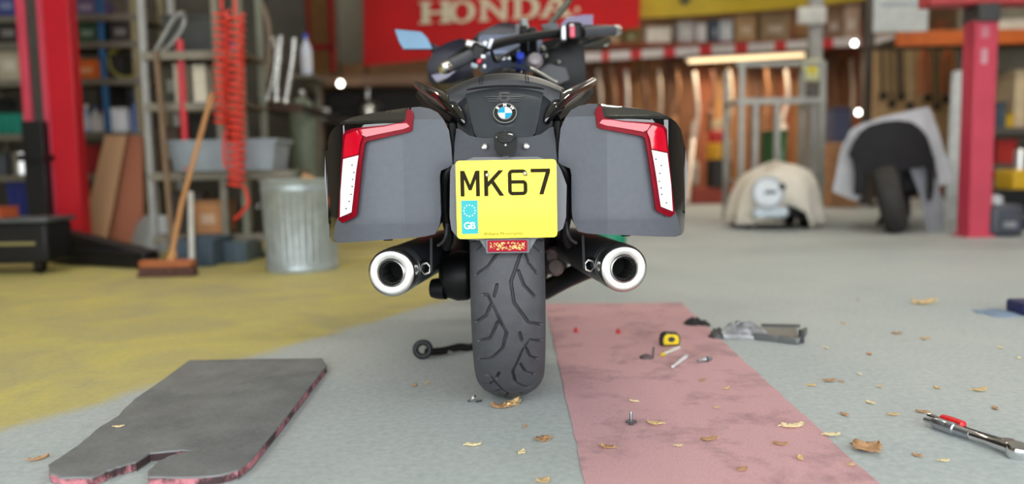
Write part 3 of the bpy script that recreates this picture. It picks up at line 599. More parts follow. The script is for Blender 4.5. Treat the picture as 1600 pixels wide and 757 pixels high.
# handlebar
hb = [(738, 86, 2.64), (752, 78, 2.68), (770, 70.5, 2.74), (795, 64, 2.80), (815, 60, 2.83), (840, 56, 2.86), (862, 53, 2.89), (885, 52, 2.93), (905, 52, 2.97)]
bar = MB().tube(smoothcurve([at(*q) for q in hb]), .0165, 14).build('handlebar', M_blk, bike, smooth=60, label='black handlebar turned to the left')
def grip(p, q, nm):
    p = Vector(p); q = Vector(q); d = (q - p); L = d.length; d.normalize()
    prof = [(.0, 0), (.021, 0)]
    for i in range(12): prof += [(.0195, L * (i + .2) / 12), (.0208, L * (i + .5) / 12), (.0195, L * (i + .8) / 12)]
    g_ = MB().lathe(prof + [(.021, L), (0, L)], p, d, 20).build('grip', mat('grip_rubber', (66, 68, 74), .55), bar, label=nm)
    MB().lathe([(.011, -.035), (.019, -.03), (.0205, -.012), (.0185, 0), (.018, .01)], p, d, 24).build('bar_end', M_steel, bar, label='steel bar end')
    MB().lathe([(0, -.0345), (.008, -.0345), (.008, -.03)], p, d, 16).build('bar_end_plug', mat('brass_plug', (120, 96, 60), .4, metal=.6), bar)
    MB().lathe([(.02, -.004), (.026, 0), (.026, .008), (.02, .012)], q, d, 20).build('grip_collar', M_dark, bar)
grip(at(700, 104, 2.50), at(736, 87, 2.63), 'dark rubber left grip'); grip(at(958, 48, 3.08), at(908, 51.5, 2.98), 'dark rubber right grip')
def pod(px_, py_, Y, d, m, nm, **k): return MB().box(at(px_, py_, Y), d, rz=k.pop('rz', 0), ry=k.pop('ry', 0), rx=k.pop('rx', 0)).build(nm, m, bar, bevel=min(d) * .25, segs=3, **k)
M_sil = mat('pod_silver', (158, 162, 166), .3, metal=.8)
pod(746, 84, 2.64, (.05, .06, .062), M_blk, 'switch_pod', ry=.4); pod(738, 70, 2.70, (.045, .035, .022), mat('lever_pale', (196, 196, 196), .35, metal=.3), 'clutch_reservoir', ry=.3)
pod(750, 75, 2.63, (.026, .03, .032), M_sil, 'clutch_clamp', ry=.4); pod(757, 71, 2.65, (.018, .03, .03), M_sil, 'clamp_cap', ry=.4); pod(766, 70, 2.70, (.016, .05, .04), M_sil, 'mirror_clamp', ry=.4)
pod(749, 96, 2.60, (.014, .02, .018), mat('switch_red', (190, 30, 60), .4), 'red_switch', ry=.8); pod(755, 89, 2.60, (.016, .02, .014), mat('lever_pale', (196, 196, 196)), 'pale_switch'); pod(741, 103, 2.60, (.024, .02, .016), mat('switch_blue_grey', (140, 152, 164), .4), 'indicator_switch', ry=.3)
pod(757, 104, 2.62, (.01, .02, .014), mat('lever_pale', (196, 196, 196)), 'horn_switch')
pod(896, 51, 2.93, (.06, .07, .07), M_blk, 'switch_pod'); pod(894, 50, 2.885, (.02, .02, .042), mat('switch_pink', (214, 84, 108), .4), 'start_switch'); pod(880, 53, 2.89, (.02, .05, .055), M_sil, 'throttle_clamp'); pod(893, 42, 2.90, (.018, .03, .018), mat('lever_pale', (196, 196, 196)), 'pale_switch')
MB().tube(smoothcurve([at(735, 72, 2.75), at(715, 84, 2.72), at(698, 98, 2.66)]), .007, 8).build('clutch_lever', M_dark, bar)
MB().tube(smoothcurve([at(885, 44, 3.0), at(915, 42, 3.08), at(950, 42, 3.14)]), .007, 8).build('brake_lever', M_dark, bar)
for x, y0_, y1_ in ((818, 34, 84), (832, 36, 90)): MB().bar(at(x, y0_ + 10, 2.86), at(x + 1, y1_, 2.95), .03, .035).build('riser', M_blk, bar, bevel=.006)
MB().bar(at(818, 32, 2.95), at(822, 50, 2.9), .028, .02).build('phone_mount', mat('mount_teal_grey', (92, 106, 112), .35, metal=.4), bar, bevel=.004)
MB().tube(smoothcurve([at(768, 80, 2.70), at(775, 96, 2.75), at(790, 86, 2.85), at(812, 74, 2.95)]), .006, 8).build('control_cable', M_blk, bar)
MB().tube(smoothcurve([at(878, 60, 2.9), at(866, 76, 2.9), at(846, 82, 2.95)]), .006, 8).build('control_cable', M_blk, bar)
# mirrors
M_mir = mat('mirror_glass', (214, 224, 232), .05, metal=1, var=.02)
def mirror(shell, Y, tilt, nm):
    q = [at(x, y, Y) for x, y in shell]; cz = sum(p.z for p in q) / len(q); cx_ = sum(p.x for p in q) / len(q)
    fy = lambda X_, Z_: Y + (Z_ - cz) * tilt
    sh = relief([(cx_ + (p.x - cx_) * 1.07, cz + (p.z - cz) * 1.12) for p in q], fy, lambda X_, Z_: (cx_ + (X_ - cx_) * .7, Y + .09, cz + (Z_ - cz) * .6)).build('mirror', M_blue, bike, bevel=.008, segs=3, label=nm)
    relief([(p.x, p.z) for p in q], lambda X_, Z_: fy(X_, Z_) - .006, .004).build('mirror_glass', M_mir if tilt > .12 else mat('mirror_glass_dim', (70, 88, 102), .1, metal=1, var=.1, scale=8), sh, smooth=0, label='pale reflecting mirror glass')  # left glass coloured darker to dim its sky reflection
    return sh
mirror([(617, 46), (658, 50), (668, 60), (676, 77), (631, 77), (624, 66)], 3.05, .10, 'left rear view mirror')
mirror([(897, 74), (900, 66), (914, 60), (953, 59), (954, 66), (948, 73)], 3.2, .16, 'right rear view mirror')
MB().bar(at(672, 72, 3.12), at(692, 84, 3.12), .03, .03).build('mirror_arm', M_blue, bike, bevel=.006); MB().bar(at(905, 76, 3.26), at(895, 88, 3.26), .03, .03).build('mirror_arm', M_blue, bike, bevel=.006)

# ================================================================== workshop contents
M_lift = mat('lift_red', (188, 12, 34), .4, var=.06, scale=4); M_lift2 = mat('lift_red_faded', (196, 62, 84), .45, var=.08, scale=4)
M_card = mat('cardboard', (176, 136, 96), .85, var=.12, scale=12); M_card2 = mat('cardboard_dark', (150, 104, 70), .85, var=.15, scale=12)
M_tape = mat('parcel_tape', (196, 168, 120), .4); M_galv = mat('galvanised', (168, 178, 182), .42, metal=.45, var=.16, scale=14)
M_rack = mat('rack_grey', (112, 108, 98), .5, metal=.3, var=.15); M_shelf = mat('shelf_board', (88, 76, 60), .8, var=.2)
M_wood = mat('broom_wood', (186, 134, 84), .6, var=.15, stretch=(30, 30, 2)); M_iron = mat('black_iron', (24, 24, 26), .5, metal=.3, var=.3)
def rgbm(rgb, rough=.5, metal=0): return mat('paint_%d_%d_%d_%d' % (*rgb, int(metal * 10)), rgb, rough, metal, var=.12, scale=9)
def span(x0, x1, yt, yb, Y, zb=None):
    a = at((x0 + x1) / 2, yt, Y); b = at((x0 + x1) / 2, yb, Y); l = at(x0, (yt + yb) / 2, Y); r = at(x1, (yt + yb) / 2, Y)
    z0 = b.z if zb is None else zb
    return (l.x + r.x) / 2, r.x - l.x, z0, max(.02, a.z - z0)
def carton(name, label, cat, s, Y, rgb, d=.3, group=None, tape=True, m=None):
    x, w_, z, h = s; t = thing(name, (x, Y + d / 2, z), label, cat, group); m = m or rgbm(rgb, .75)
    MB().box((x, Y + d / 2, z + h / 2), (w_, d, h)).build('body', m, t, bevel=min(w_, h) * .03)
    MB().box((x, Y + d / 2, z + h - h * .06), (w_ * 1.03, d * 1.03, h * .13)).build('lid', rgbm(tuple(int(v * .88) for v in rgb), .75), t, bevel=min(w_, h) * .02)
    if tape: MB().box((x, Y - .004, z + h * .45), (w_ * .5, .004, h * .3)).build('label_panel', rgbm(tuple(min(255, int(v * .6 + 90)) for v in rgb), .6), t)
    return t
def crate(name, label, cat, s, Y, rgb, d=.3, group=None):
    x, w_, z, h = s; t = thing(name, (x, Y + d / 2, z), label, cat, group); m = rgbm(rgb, .5); y = Y + d / 2
    def rc(k, zz): return [(x + a * w_ / 2 * k, y + b * d / 2 * k, zz) for a, b in ((-1, -1), (1, -1), (1, 1), (-1, 1))]
    MB().loft([rc(.9, z), rc(.97, z + h * .92), rc(.93, z + h * .92), rc(.86, z + h * .06)]).build('tub', m, t, bevel=.006)
    MB().loft([rc(.96, z + h * .9), rc(1.02, z + h * .9), rc(1.02, z + h), rc(.95, z + h), rc(.95, z + h * .9)], cap=False).build('rim', m, t)
    for k in (-.3, .0, .3): MB().box((x + k * w_, Y + .012, z + h * .45), (w_ * .03, .02, h * .8)).build('rib', m, t)
    return t
def bottle(name, label, cat, s, Y, rgb, cap=(230, 230, 230), group=None):
    x, w_, z, h = s; r = w_ / 2; t = thing(name, (x, Y + r, z), label, cat, group); c = (x, Y + r, z)
    MB().lathe([(r * .9, 0), (r, h * .04), (r, h * .6), (r * .8, h * .72), (r * .36, h * .82), (r * .36, h * .9)], c, n=20).build('body', rgbm(rgb, .35), t)
    MB().lathe([(r * .42, h * .88), (r * .42, h), (0, h)], c, n=16).build('cap', rgbm(cap, .4), t)
    MB().lathe([(r * 1.01, h * .15), (r * 1.015, h * .16), (r * 1.015, h * .52), (r * 1.01, h * .53)], c, n=20).build('label_panel', rgbm(tuple(min(255, int(v * .5 + 110)) for v in rgb)), t)
    return t
def can(name, label, cat, s, Y, rgb, metal=0, group=None):
    x, w_, z, h = s; r = w_ / 2; t = thing(name, (x, Y + r, z), label, cat, group); c = (x, Y + r, z)
    MB().lathe([(r * .96, 0), (r, h * .02), (r, h * .05), (r * .95, h * .07), (r * .95, h * .9), (r, h * .93), (r, h * .96), (r * .9, h * .96)], c, n=24).build('body', rgbm(rgb, .35, metal), t)
    MB().lathe([(r * .88, h * .94), (r * .88, h), (r * .5, h), (r * .5, h * .98), (0, h * .98)], c, n=24).build('lid', rgbm(tuple(int(v * .8) for v in rgb), .35, metal), t)
    return t
def rack(name, label, x0, x1, Yf, Yb, zs, z_top, posts, m, ms, th=.03, ends=None):
    t = thing(name, ((x0 + x1) / 2, (Yf + Yb) / 2, 0), label, 'rack')
    for i, (px_, mm, *zt) in enumerate(posts):
        zp = zt[0] if zt else z_top
        for y in (Yf, Yb): MB().box((px_, y, zp / 2), (.05, .04, zp)).build('upright', mm or m, t, bevel=.005)
    for i, z in enumerate(zs):
        x1 = ends[i] if ends else x1
        MB().box(((x0 + x1) / 2, (Yf + Yb) / 2, z - th / 2), (x1 - x0, Yb - Yf, th)).build('shelf', ms, t, bevel=.004)
        MB().box(((x0 + x1) / 2, Yf - .025, z - .03), (x1 - x0, .02, .06)).build('shelf_beam', m, t, bevel=.004)
    return t

# ---- left lift column
cl = on_floor(112, 398); Yc_ = 6.1
xa, xb, xc, xd = (at(v, 120, Yc_).x for v in (31, 45, 66, 114)); 
lift = thing('lift_column', ((xa + xd) / 2, Yc_ + .1, 0), 'bright red car lift column with a dark slot and black arms', 'car lift')
MB().box(((xa + xb) / 2, Yc_ + .06, 2.1), (xb - xa, .12, 4.2)).build('column_flange', M_lift2, lift, bevel=.008, label='narrow red left flange')
MB().box(((xc + xd) / 2, Yc_ + .06, 2.1), (xd - xc, .12, 4.2)).build('column_channel', M_lift, lift, bevel=.008)
MB().box((xc + .02, Yc_ - .006, 2.1), (.045, .02, 4.2)).build('channel_lip', M_lift2, lift, bevel=.004)
MB().box(((xb + xc) / 2, Yc_ + .06, 2.1), (xc - xb, .06, 4.2)).build('slot', rgbm((66, 64, 60), .6, .2), lift)
c0 = at(66, 200, Yc_ - .05); c1 = at(66, 345, Yc_ - .05)
MB().box(((xb + xc) / 2 + .0, Yc_ - .03, (c0.z + .14) / 2 + .05), (.16, .14, c0.z - .14)).build('carriage', M_iron, lift, bevel=.01)
MB().box(((xb + xc) / 2 + .0, Yc_ - .05, at(66, 247, Yc_).z), (.2, .2, .05)).build('carriage_clamp', M_iron, lift, bevel=.01)
MB().lathe([(.06, 0), (.06, .05), (.045, .07), (0, .07)], (at(66, 348, 5.85).x, 5.85, at(66, 352, 5.85).z), n=20).build('pad_cap', rgbm((226, 190, 20), .5), lift, label='yellow pad cap')
MB().box(((xa + xd) / 2, Yc_ + .05, .01), (.5, .4, .02)).build('base_plate', M_iron, lift)
for p, q in (((70, 362), (236, 418)),):
    a = at(*p, 5.75); b = on_floor(*q) + Vector((0, 0, .05)); b.z = .06
    MB().bar(a, b, .13, .1).build('lift_arm', M_iron, lift, bevel=.012, label='black swing arm')
MB().bar(on_floor(92, 412) + Vector((0, 0, .06)), on_floor(238, 420) + Vector((0, 0, .06)), .12, .11).build('lift_arm', M_iron, lift, bevel=.012)
for x_, h_ in ((27, .22), (44, .2), (72, .22)):
    p = on_floor(x_, 402); MB().lathe([(.035, .04), (.035, h_), (.028, h_ + .02), (0, h_ + .02)], (p.x, p.y, .03), n=16).build('chrome_ram', M_steel, lift)
p = on_floor(0, 432); tch = thing('tool_trolley', (p.x, p.y + .3, 0), 'low black tool trolley at the foot of the red lift column', 'trolley')
MB().box((p.x, p.y + .2, .2), (.56, .3, .26)).build('body', M_iron, tch, bevel=.02); MB().box((p.x, p.y + .2, .345), (.6, .34, .03)).build('tray', rgbm((96, 100, 104), .4, .5), tch, bevel=.008)
for dx in (-.3, .2): MB().lathe([(.0, -.02), (.045, -.02), (.05, 0), (.045, .02), (0, .02)], (p.x + dx, p.y + .1, .05), (1, 0, 0), 16).build('wheel', M_blk, tch)
MB().bar((p.x - .25, p.y + .04, .2), (p.x + .22, p.y + .04, .2), .03, .02).build('drawer_handle', M_chrome, tch)
s_ = (at(15, 360, 5.3).x, .25, .36, .07); carton('parts_box', 'flat orange box on the low black tool trolley', 'box', s_, p.y + .1, (198, 92, 52), .2)

# ---- back left storage rack and what it holds
YA = 7.0; PXA = [24, 66, 124, 208, 272, 345]
zA = [at(110, v, YA).z for v in PXA]
xl, xr = at(-60, 100, YA).x, at(222, 100, YA).x
rack('storage_rack', 'tall storage rack with crowded shelves behind the red lift column', xl, xr, YA, YA + .55, zA, 3.3, [(xl, None), (at(158, 40, YA).x, rgbm((38, 92, 142), .5)), (at(211, 60, YA).x, rgbm((138, 128, 98), .6))], M_rack, M_shelf)
def onA(x0, x1, yt, i): return span(x0, x1, yt, PXA[i], YA, zA[i])
YI = YA + .03
carton('storage_box', 'dark blue box on the top rack shelf at the left edge', 'box', onA(-12, 24, -14, 0), YI, (44, 58, 122), .35)
carton('storage_box', 'muted purple box on the top rack shelf beside the blue post', 'box', onA(112, 150, -6, 0), YI, (98, 84, 120), .35)
carton('storage_box', 'dark green box under the top rack shelf beside the blue post', 'box', onA(116, 152, 34, 1), YI, (40, 70, 50), .35)
carton('storage_box', 'black brown box under the top rack shelf right of the blue post', 'box', onA(168, 202, 30, 1), YI, (52, 46, 42), .35)
carton('storage_box', 'charcoal box under the top rack shelf at the left edge', 'box', onA(-10, 28, 30, 1), YI, (40, 38, 36), .35)
carton('storage_box', 'beige carton on the rack left of the red column, above the teal crate', 'box', onA(-8, 30, 74, 2), YI, (168, 160, 140), .35)
carton('storage_box', 'flat orange box on the rack just right of the red column', 'box', onA(114, 152, 92, 2), YI, (206, 98, 26), .3)
r_ = at(192, 96, YI); hs = thing('hose_coil', (r_.x, YI + .1, zA[2]), 'olive yellow hose coil standing on the rack', 'hose')
for kk in range(3): MB().tube([(r_.x + .15 * math.cos(a), YI + .06 + kk * .035, zA[2] + .165 + .15 * math.sin(a)) for a in [2 * PI * i / 28 for i in range(28)]], .017, 8, closed=True).build('loop', rgbm((150, 140, 56), .6), hs)
crate('plastic_crate', 'teal green plastic crate on the rack at the left edge', 'crate', onA(-14, 40, 177, 3), YI, (18, 124, 108), .4)
carton('storage_box', 'tall black box on the rack beside the white box', 'box', onA(140, 162, 128, 3), YI + .12, (28, 26, 24), .3, tape=False)
bottle('spray_bottle', 'pale blue bottle on the rack, next to the red column', 'bottle', onA(124, 136, 162, 3), YI, (150, 170, 196), (230, 232, 236))
bottle('spray_bottle', 'grey white bottle on the rack, second from the red column', 'bottle', onA(138, 150, 166, 3), YI, (206, 206, 206), (60, 90, 170))
bottle('spray_bottle', 'small red capped bottle on the rack beside the white box', 'bottle', onA(151, 161, 172, 3), YI, (196, 190, 186), (200, 50, 60))
carton('storage_box', 'bright white box on the rack above the leaning tan board', 'box', onA(164, 195, 168, 3), YI, (228, 232, 236), .25, tape=False)
t_ = can('paint_tin', 'blue and white tin with a purple lid on the rack above the leaning brown board', 'tin', onA(200, 220, 162, 3), YI, (70, 110, 200))
s_ = onA(4, 40, 238, 4); can('steel_canister', 'shiny steel canister on the rack at the left edge', 'canister', s_, YI, (210, 210, 208), 1)
carton('storage_box', 'dark red box on the rack beside the red column, low down', 'box', onA(114, 154, 226, 4), YI, (150, 24, 34), .35, tape=False)
crate('plastic_crate', 'navy blue plastic crate low on the rack at the left edge', 'crate', onA(6, 56, 278, 5), YI, (28, 40, 110), .4)
carton('storage_box', 'maroon box low on the rack between red column and tan board', 'box', onA(112, 140, 300, 5), YI, (86, 26, 32), .35, tape=False)
carton('storage_box', 'dark grey box low on the rack behind the leaning boards', 'box', onA(160, 200, 290, 5), YI, (54, 52, 50), .35)

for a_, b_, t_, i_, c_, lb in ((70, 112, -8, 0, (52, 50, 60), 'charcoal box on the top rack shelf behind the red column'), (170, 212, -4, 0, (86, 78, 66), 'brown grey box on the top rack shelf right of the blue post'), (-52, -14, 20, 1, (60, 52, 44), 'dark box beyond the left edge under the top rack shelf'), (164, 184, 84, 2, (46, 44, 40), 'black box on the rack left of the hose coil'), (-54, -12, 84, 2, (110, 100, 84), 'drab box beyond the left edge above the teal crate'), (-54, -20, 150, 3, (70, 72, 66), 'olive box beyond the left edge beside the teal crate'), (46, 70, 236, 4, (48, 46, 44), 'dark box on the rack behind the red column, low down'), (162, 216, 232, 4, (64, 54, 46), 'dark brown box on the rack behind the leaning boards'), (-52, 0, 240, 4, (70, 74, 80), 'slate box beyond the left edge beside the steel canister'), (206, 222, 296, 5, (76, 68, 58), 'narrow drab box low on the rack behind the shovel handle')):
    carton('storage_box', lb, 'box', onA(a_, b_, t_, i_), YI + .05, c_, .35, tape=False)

# ---- leaning boards, shovel, brooms, poles
def lean(name, label, pts, Yb, Yt, th, m, cat='board'):
    yb = max(p[1] for p in pts); yt = min(p[1] for p in pts); q = [at(x, y, Yb + (Yt - Yb) * (yb - y) / (yb - yt)) for x, y in pts]
    zmin = min(p.z for p in q); q = [Vector((p.x, p.y, max(0.002, p.z - max(0, zmin) if zmin > 0 else p.z))) for p in q]; n = len(q)
    b = MB(); b.add(q + [p + Vector((0, th, 0)) for p in q], [tuple(range(n)), tuple(range(2 * n - 1, n - 1, -1))] + [(i, (i + 1) % n, n + (i + 1) % n, n + i) for i in range(n)])
    return tag(b.build(name, m, smooth=0, bevel=.004), label, cat)
lean('leaning_board', 'tan board leaning beside the red lift column', [(163, 205), (196, 206), (162, 388), (119, 386)], 6.35, 6.8, .03, mat('tan_board', (178, 142, 106), .7, var=.1, stretch=(20, 20, 2)))
lean('leaning_board', 'reddish brown board leaning right of the tan board', [(188, 208), (221, 209), (224, 388), (162, 389)], 6.45, 6.88, .03, mat('brown_board', (158, 98, 72), .7, var=.12, stretch=(20, 20, 2)))
p = on_floor(226, 402); sh = thing('shovel', (p.x, p.y, 0), 'grey steel shovel leaning upright beside the broom', 'shovel')
secs = []
for t, w_ in ((0, .10), (.15, .14), (.4, .155), (.8, .15), (1, .11)):
    secs.append([(p.x + .02 + t * .06 + w_ * u, p.y + .1 * t - .04 * (1 - u * u) + dy, .01 + t * .30) for dy, us in ((0, lsp(-1, 1, 8)), (.006, lsp(1, -1, 8))) for u in us])
MB().loft(secs).build('blade', rgbm((170, 172, 172), .4, .6), sh, smooth=50)
MB().tube([(p.x + .08, p.y + .1, .28), at(231, 150, p.y + .45)], .017, 10).build('handle', rgbm((140, 132, 118), .6), sh)
p = on_floor(256, 432); br = thing('broom', (p.x, p.y, 0), 'wooden broom with long slanting handle and dark brown bristles', 'broom')
xl_, xr_ = on_floor(217, 434).x, on_floor(296, 434).x; zh = at(256, 407, p.y).z
MB().box(((xl_ + xr_) / 2, p.y, zh - .02), (xr_ - xl_, .09, .045)).build('head', mat('broom_head', (164, 92, 48), .6, var=.15), br, bevel=.012)
b = MB(); n = 0
for i in range(64):
    for j in range(6):
        x_ = xl_ + (xr_ - xl_) * (i + .5) / 64; y_ = p.y - .04 + .016 * j; l_ = zh - .04
        b.bar((x_ + random.uniform(-.002, .002), y_, l_), (x_ + random.uniform(-.008, .008) + (i - 32) * .0003, y_ + random.uniform(-.008, .008) - .006, .002), .006)
o = b.build('bristles', mat('bristle_brown', (92, 62, 54), .9, var=.3, scale=60), br, smooth=0); o['kind'] = 'stuff'
hb0 = Vector(((xl_ + xr_) / 2 + .02, p.y, zh)); MB().tube([hb0, at(284, 318, p.y + .25), at(331, 148, p.y + .6)], .0155, 10).build('handle', M_wood, br)
MB().lathe([(.026, 0), (.026, .03), (.018, .07)], hb0 - Vector((0, 0, .01)), (.25, .2, 1), 14).build('socket', M_wood, br)
def pole(name, label, cat, a, b, r, m): 
    o = MB(); a = Vector(a); b = Vector(b); d = b - a
    o.tube([a, a + d * .02, a + d * .03, a + d * .9, a + d * .91, b], [r * .6, r * 1.25, r, r, r * 1.2, r * .8], 12)
    return tag(o.build(name, m, smooth=50), label, cat)
def fp(x, y, dy=0): q = on_floor(x, y); q.z = .0; q.y += dy; return q
pole('red_pole', 'thin red pole leaning on the grey shelf frame', 'pole', at(292, 268, 5.62), at(281, 62, 5.75), .026, rgbm((196, 52, 62), .5))
pole('wooden_pole', 'brown wooden pole leaning behind the broom', 'pole', fp(272, 416), at(244, 80, 5.65), .02, rgbm((120, 98, 76), .7))

# ---- grey shelf frame with coil hose
YB = 5.7; PXB = [80, 160, 268, 366]
zB = [at(330, v, YB).z for v in PXB]; xl, xr = at(226, 100, YB).x, at(452, 100, YB).x
rack('shelving_unit', 'pale grey steel shelf frame behind the broom and dustbin', xl, xr, YB, YB + .5, zB, 3.2, [(xl, rgbm((150, 150, 148), .5)), (at(340, 100, YB).x, None), (at(374, 100, YB).x, rgbm((120, 122, 106), .6)), (xr, rgbm((104, 110, 94), .6), zB[2])], rgbm((124, 118, 104), .6), M_shelf, ends=[at(380, 100, YB).x] * 2 + [xr] * 2)
def onB(x0, x1, yt, i): return span(x0, x1, yt, PXB[i], YB, zB[i])
YJ = YB + .04
carton('machine_case', 'large dark grey case on the top of the grey shelf frame', 'case', onB(234, 332, 14, 0), YJ + .16, (66, 68, 66), .3, tape=False)
p = at(262, 50, YJ); v = thing('steel_clamp', (p.x, YJ, zB[0]), 'pale steel loop clamp in front of the dark grey case', 'clamp')
MB().tube(smoothcurve([(p.x - .1, YJ, zB[0] + .01), (p.x - .03, YJ, zB[0] + .12), (p.x + .06, YJ, zB[0] + .25), (p.x + .12, YJ, zB[0] + .27), (p.x + .11, YJ, zB[0] + .18), (p.x + .02, YJ, zB[0] + .06), (p.x - .05, YJ, zB[0] + .01)]), .014, 8).build('loop', rgbm((150, 150, 146), .4, .4), v)
MB().lathe([(.02, -.02), (.024, 0), (.02, .02)], (p.x + .12, YJ, zB[0] + .26), (0, 1, 0), 12).build('pivot', rgbm((110, 110, 108), .4, .4), v)
carton('small_box', 'cream box on the middle shelf left of the hose', 'box', onB(268, 288, 98, 1), YJ, (186, 178, 156), .15, tape=False)
carton('small_box', 'pale ivory box on the middle shelf next to the red coil hose', 'box', onB(298, 318, 100, 1), YJ, (206, 200, 180), .15, tape=False)
carton('storage_box', 'dark olive box on the middle shelf behind the red pole', 'box', onB(236, 264, 92, 1), YJ + .15, (72, 70, 56), .3)
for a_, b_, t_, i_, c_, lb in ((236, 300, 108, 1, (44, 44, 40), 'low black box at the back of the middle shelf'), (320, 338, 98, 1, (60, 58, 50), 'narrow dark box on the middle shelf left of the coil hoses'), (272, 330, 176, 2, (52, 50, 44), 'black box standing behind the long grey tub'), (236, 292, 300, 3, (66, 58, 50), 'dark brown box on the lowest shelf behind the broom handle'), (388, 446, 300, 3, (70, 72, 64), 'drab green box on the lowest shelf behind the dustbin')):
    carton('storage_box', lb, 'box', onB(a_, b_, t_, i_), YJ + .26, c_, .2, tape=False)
crate('grey_tub', 'long pale blue grey plastic tub on the grey shelf frame', 'tub', (lambda s: s)(onB(272, 440, 219, 2)), YJ - .16, (136, 146, 154), .40)
carton('small_box', 'white paper box inside the long grey tub', 'box', (at(350, 240, YJ).x, .12, zB[2] + .02, .2), YJ + .1, (216, 214, 200), .14, tape=False)
carton('storage_box', 'dark brown box on the grey shelf frame beside the tub', 'box', onB(232, 268, 196, 2), YJ + .1, (78, 62, 50), .3)
carton('cardboard_box', 'brown cardboard box under the long grey tub', 'box', onB(303, 346, 314, 3), YJ - .03, (178, 126, 82), .3)
crate('plastic_crate', 'dark slate blue crate on the floor beside the broom', 'crate', span(283, 346, 372, 420, 5.35, 0), 5.2, (66, 82, 98), .4)
crate('plastic_crate', 'dusty blue crate on the floor between the shelf frame and the dustbin', 'crate', span(348, 392, 376, 416, 5.5, 0), 5.4, (74, 92, 104), .4)
pole('white_pole', 'thin white pole standing beside the brown cardboard box', 'pole', fp(300, 421), at(298, 300, 5.2), .018, rgbm((208, 206, 200), .5))
M_hose = mat('coil_hose_red', (226, 62, 46), .4, var=.08)
def coil(name, label, x0, y0, x1, y1, Y, r, turns, tail):
    a = at(x0, y0, Y); b = at(x1, y1, Y); t = thing(name, (b.x, Y, b.z), label, 'air hose', 'red coil hoses'); N_ = turns * 14
    pts = [a.lerp(b, i / N_) + Vector((r * math.cos(2 * PI * i / 14), r * math.sin(2 * PI * i / 14), 0)) for i in range(N_ + 1)]
    MB().tube(pts, .0105, 6).build('coil', M_hose, t)
    MB().tube(smoothcurve([pts[-1]] + [at(*q, Y) for q in tail], 5), .0115, 8).build('tail', M_hose, t)
    MB().tube([a + Vector((0, 0, .0)), a + Vector((0, 0, .9))], .01, 8).build('hanging_line', M_hose, t); return t
coil('coil_hose', 'long red spiral air hose hanging lowest, beside the dustbin', 368, 22, 370, 292, 5.45, .055, 24, [(384, 300), (388, 318), (378, 332), (366, 344)])
coil('coil_hose', 'shorter orange red spiral air hose hanging left of the longer one', 347, 16, 347, 195, 5.5, .05, 16, [(352, 210), (350, 240), (352, 262)])
bottle('blue_bottle', 'dark blue bottle hanging beside the red coil hoses', 'bottle', onB(352, 366, 58, 0), YJ, (40, 46, 120), (30, 36, 90))

# ---- hanging pipes, gas cylinder
M_pipe = mat('pipe_silver', (176, 174, 168), .28, metal=.85, var=.1)
for i, (nm, pts) in enumerate((('leftmost of the curved steel pipes above the dustbin', ((398, -10), (416, 30), (420, 90), (410, 150))), ('bright bent steel pipe above the dustbin, second from left', ((424, 60), (432, 80), (428, 120), (416, 158))), ('third bent steel pipe above the dustbin', ((438, 56), (436, 90), (432, 130), (432, 160))), ('rightmost slanting steel pipe above the dustbin', ((460, 60), (456, 100), (450, 135), (446, 162))))):
    t = thing('exhaust_pipe', at(*pts[-1], 6.6), nm, 'pipe', 'curved steel pipes')
    MB().tube(smoothcurve([at(x, y, 6.6) for x, y in pts]), .026, 12).build('bend', M_pipe if i else rgbm((132, 116, 98), .5, .5), t); e = at(*pts[-1], 6.6); MB().lathe([(.03, 0), (.038, .01), (.038, .03), (.028, .04)], e, (0, 0, 1), 14).build('collar', M_steel, t)
bk = thing('pipe_rail', at(430, 168, 6.65), 'dark wooden rail carrying the curved steel pipes', 'rail'); MB().bar(at(385, 165, 6.7), at(470, 170, 6.7), .14, .06).build('rail', rgbm((72, 48, 38), .7), bk, bevel=.006)
for x_ in (392, 462): MB().bar(at(x_, 166, 6.72), at(x_, 166, 6.72) + Vector((0, 1.5, 0)), .05).build('bracket', M_iron, bk)
bottle('blue_white_bottle', 'blue topped white bottle on the workshop rail right of the steel pipes', 'bottle', span(468, 485, 52, 116, 7.6), 7.6, (196, 204, 220), (30, 80, 190))
sb = thing('bottle_bracket', at(476, 120, 7.6), 'small steel shelf under the blue topped bottle', 'shelf'); q = at(476, 118, 7.6); MB().box((q.x, 7.85, q.z - .01), (.2, .62, .03)).build('plate', M_rack, sb); MB().bar((q.x, 8.2, q.z - .2), (q.x, 7.7, q.z - .02), .03).build('strut', M_rack, sb); MB().box((q.x, 8.1, q.z / 2), (.05, .05, q.z)).build('post', M_rack, sb)
p = on_floor(476, 360); can_ = thing('gas_cylinder', (p.x, 7.4, 0), 'tall grey green gas cylinder standing behind the dustbin', 'gas cylinder'); zc_ = at(474, 152, 7.4).z; xg = at(474, 200, 7.4).x
MB().lathe([(.1, 0), (.115, .03), (.115, zc_ - .12), (.08, zc_ - .04), (.03, zc_)], (xg, 7.4, 0), n=24).build('body', rgbm((96, 106, 90), .5), can_); MB().lathe([(.02, zc_), (.03, zc_ + .02), (.03, zc_ + .06), (0, zc_ + .07)], (xg, 7.4, 0), n=12).build('valve', M_steel, can_); can_.location.x = can_.location.x

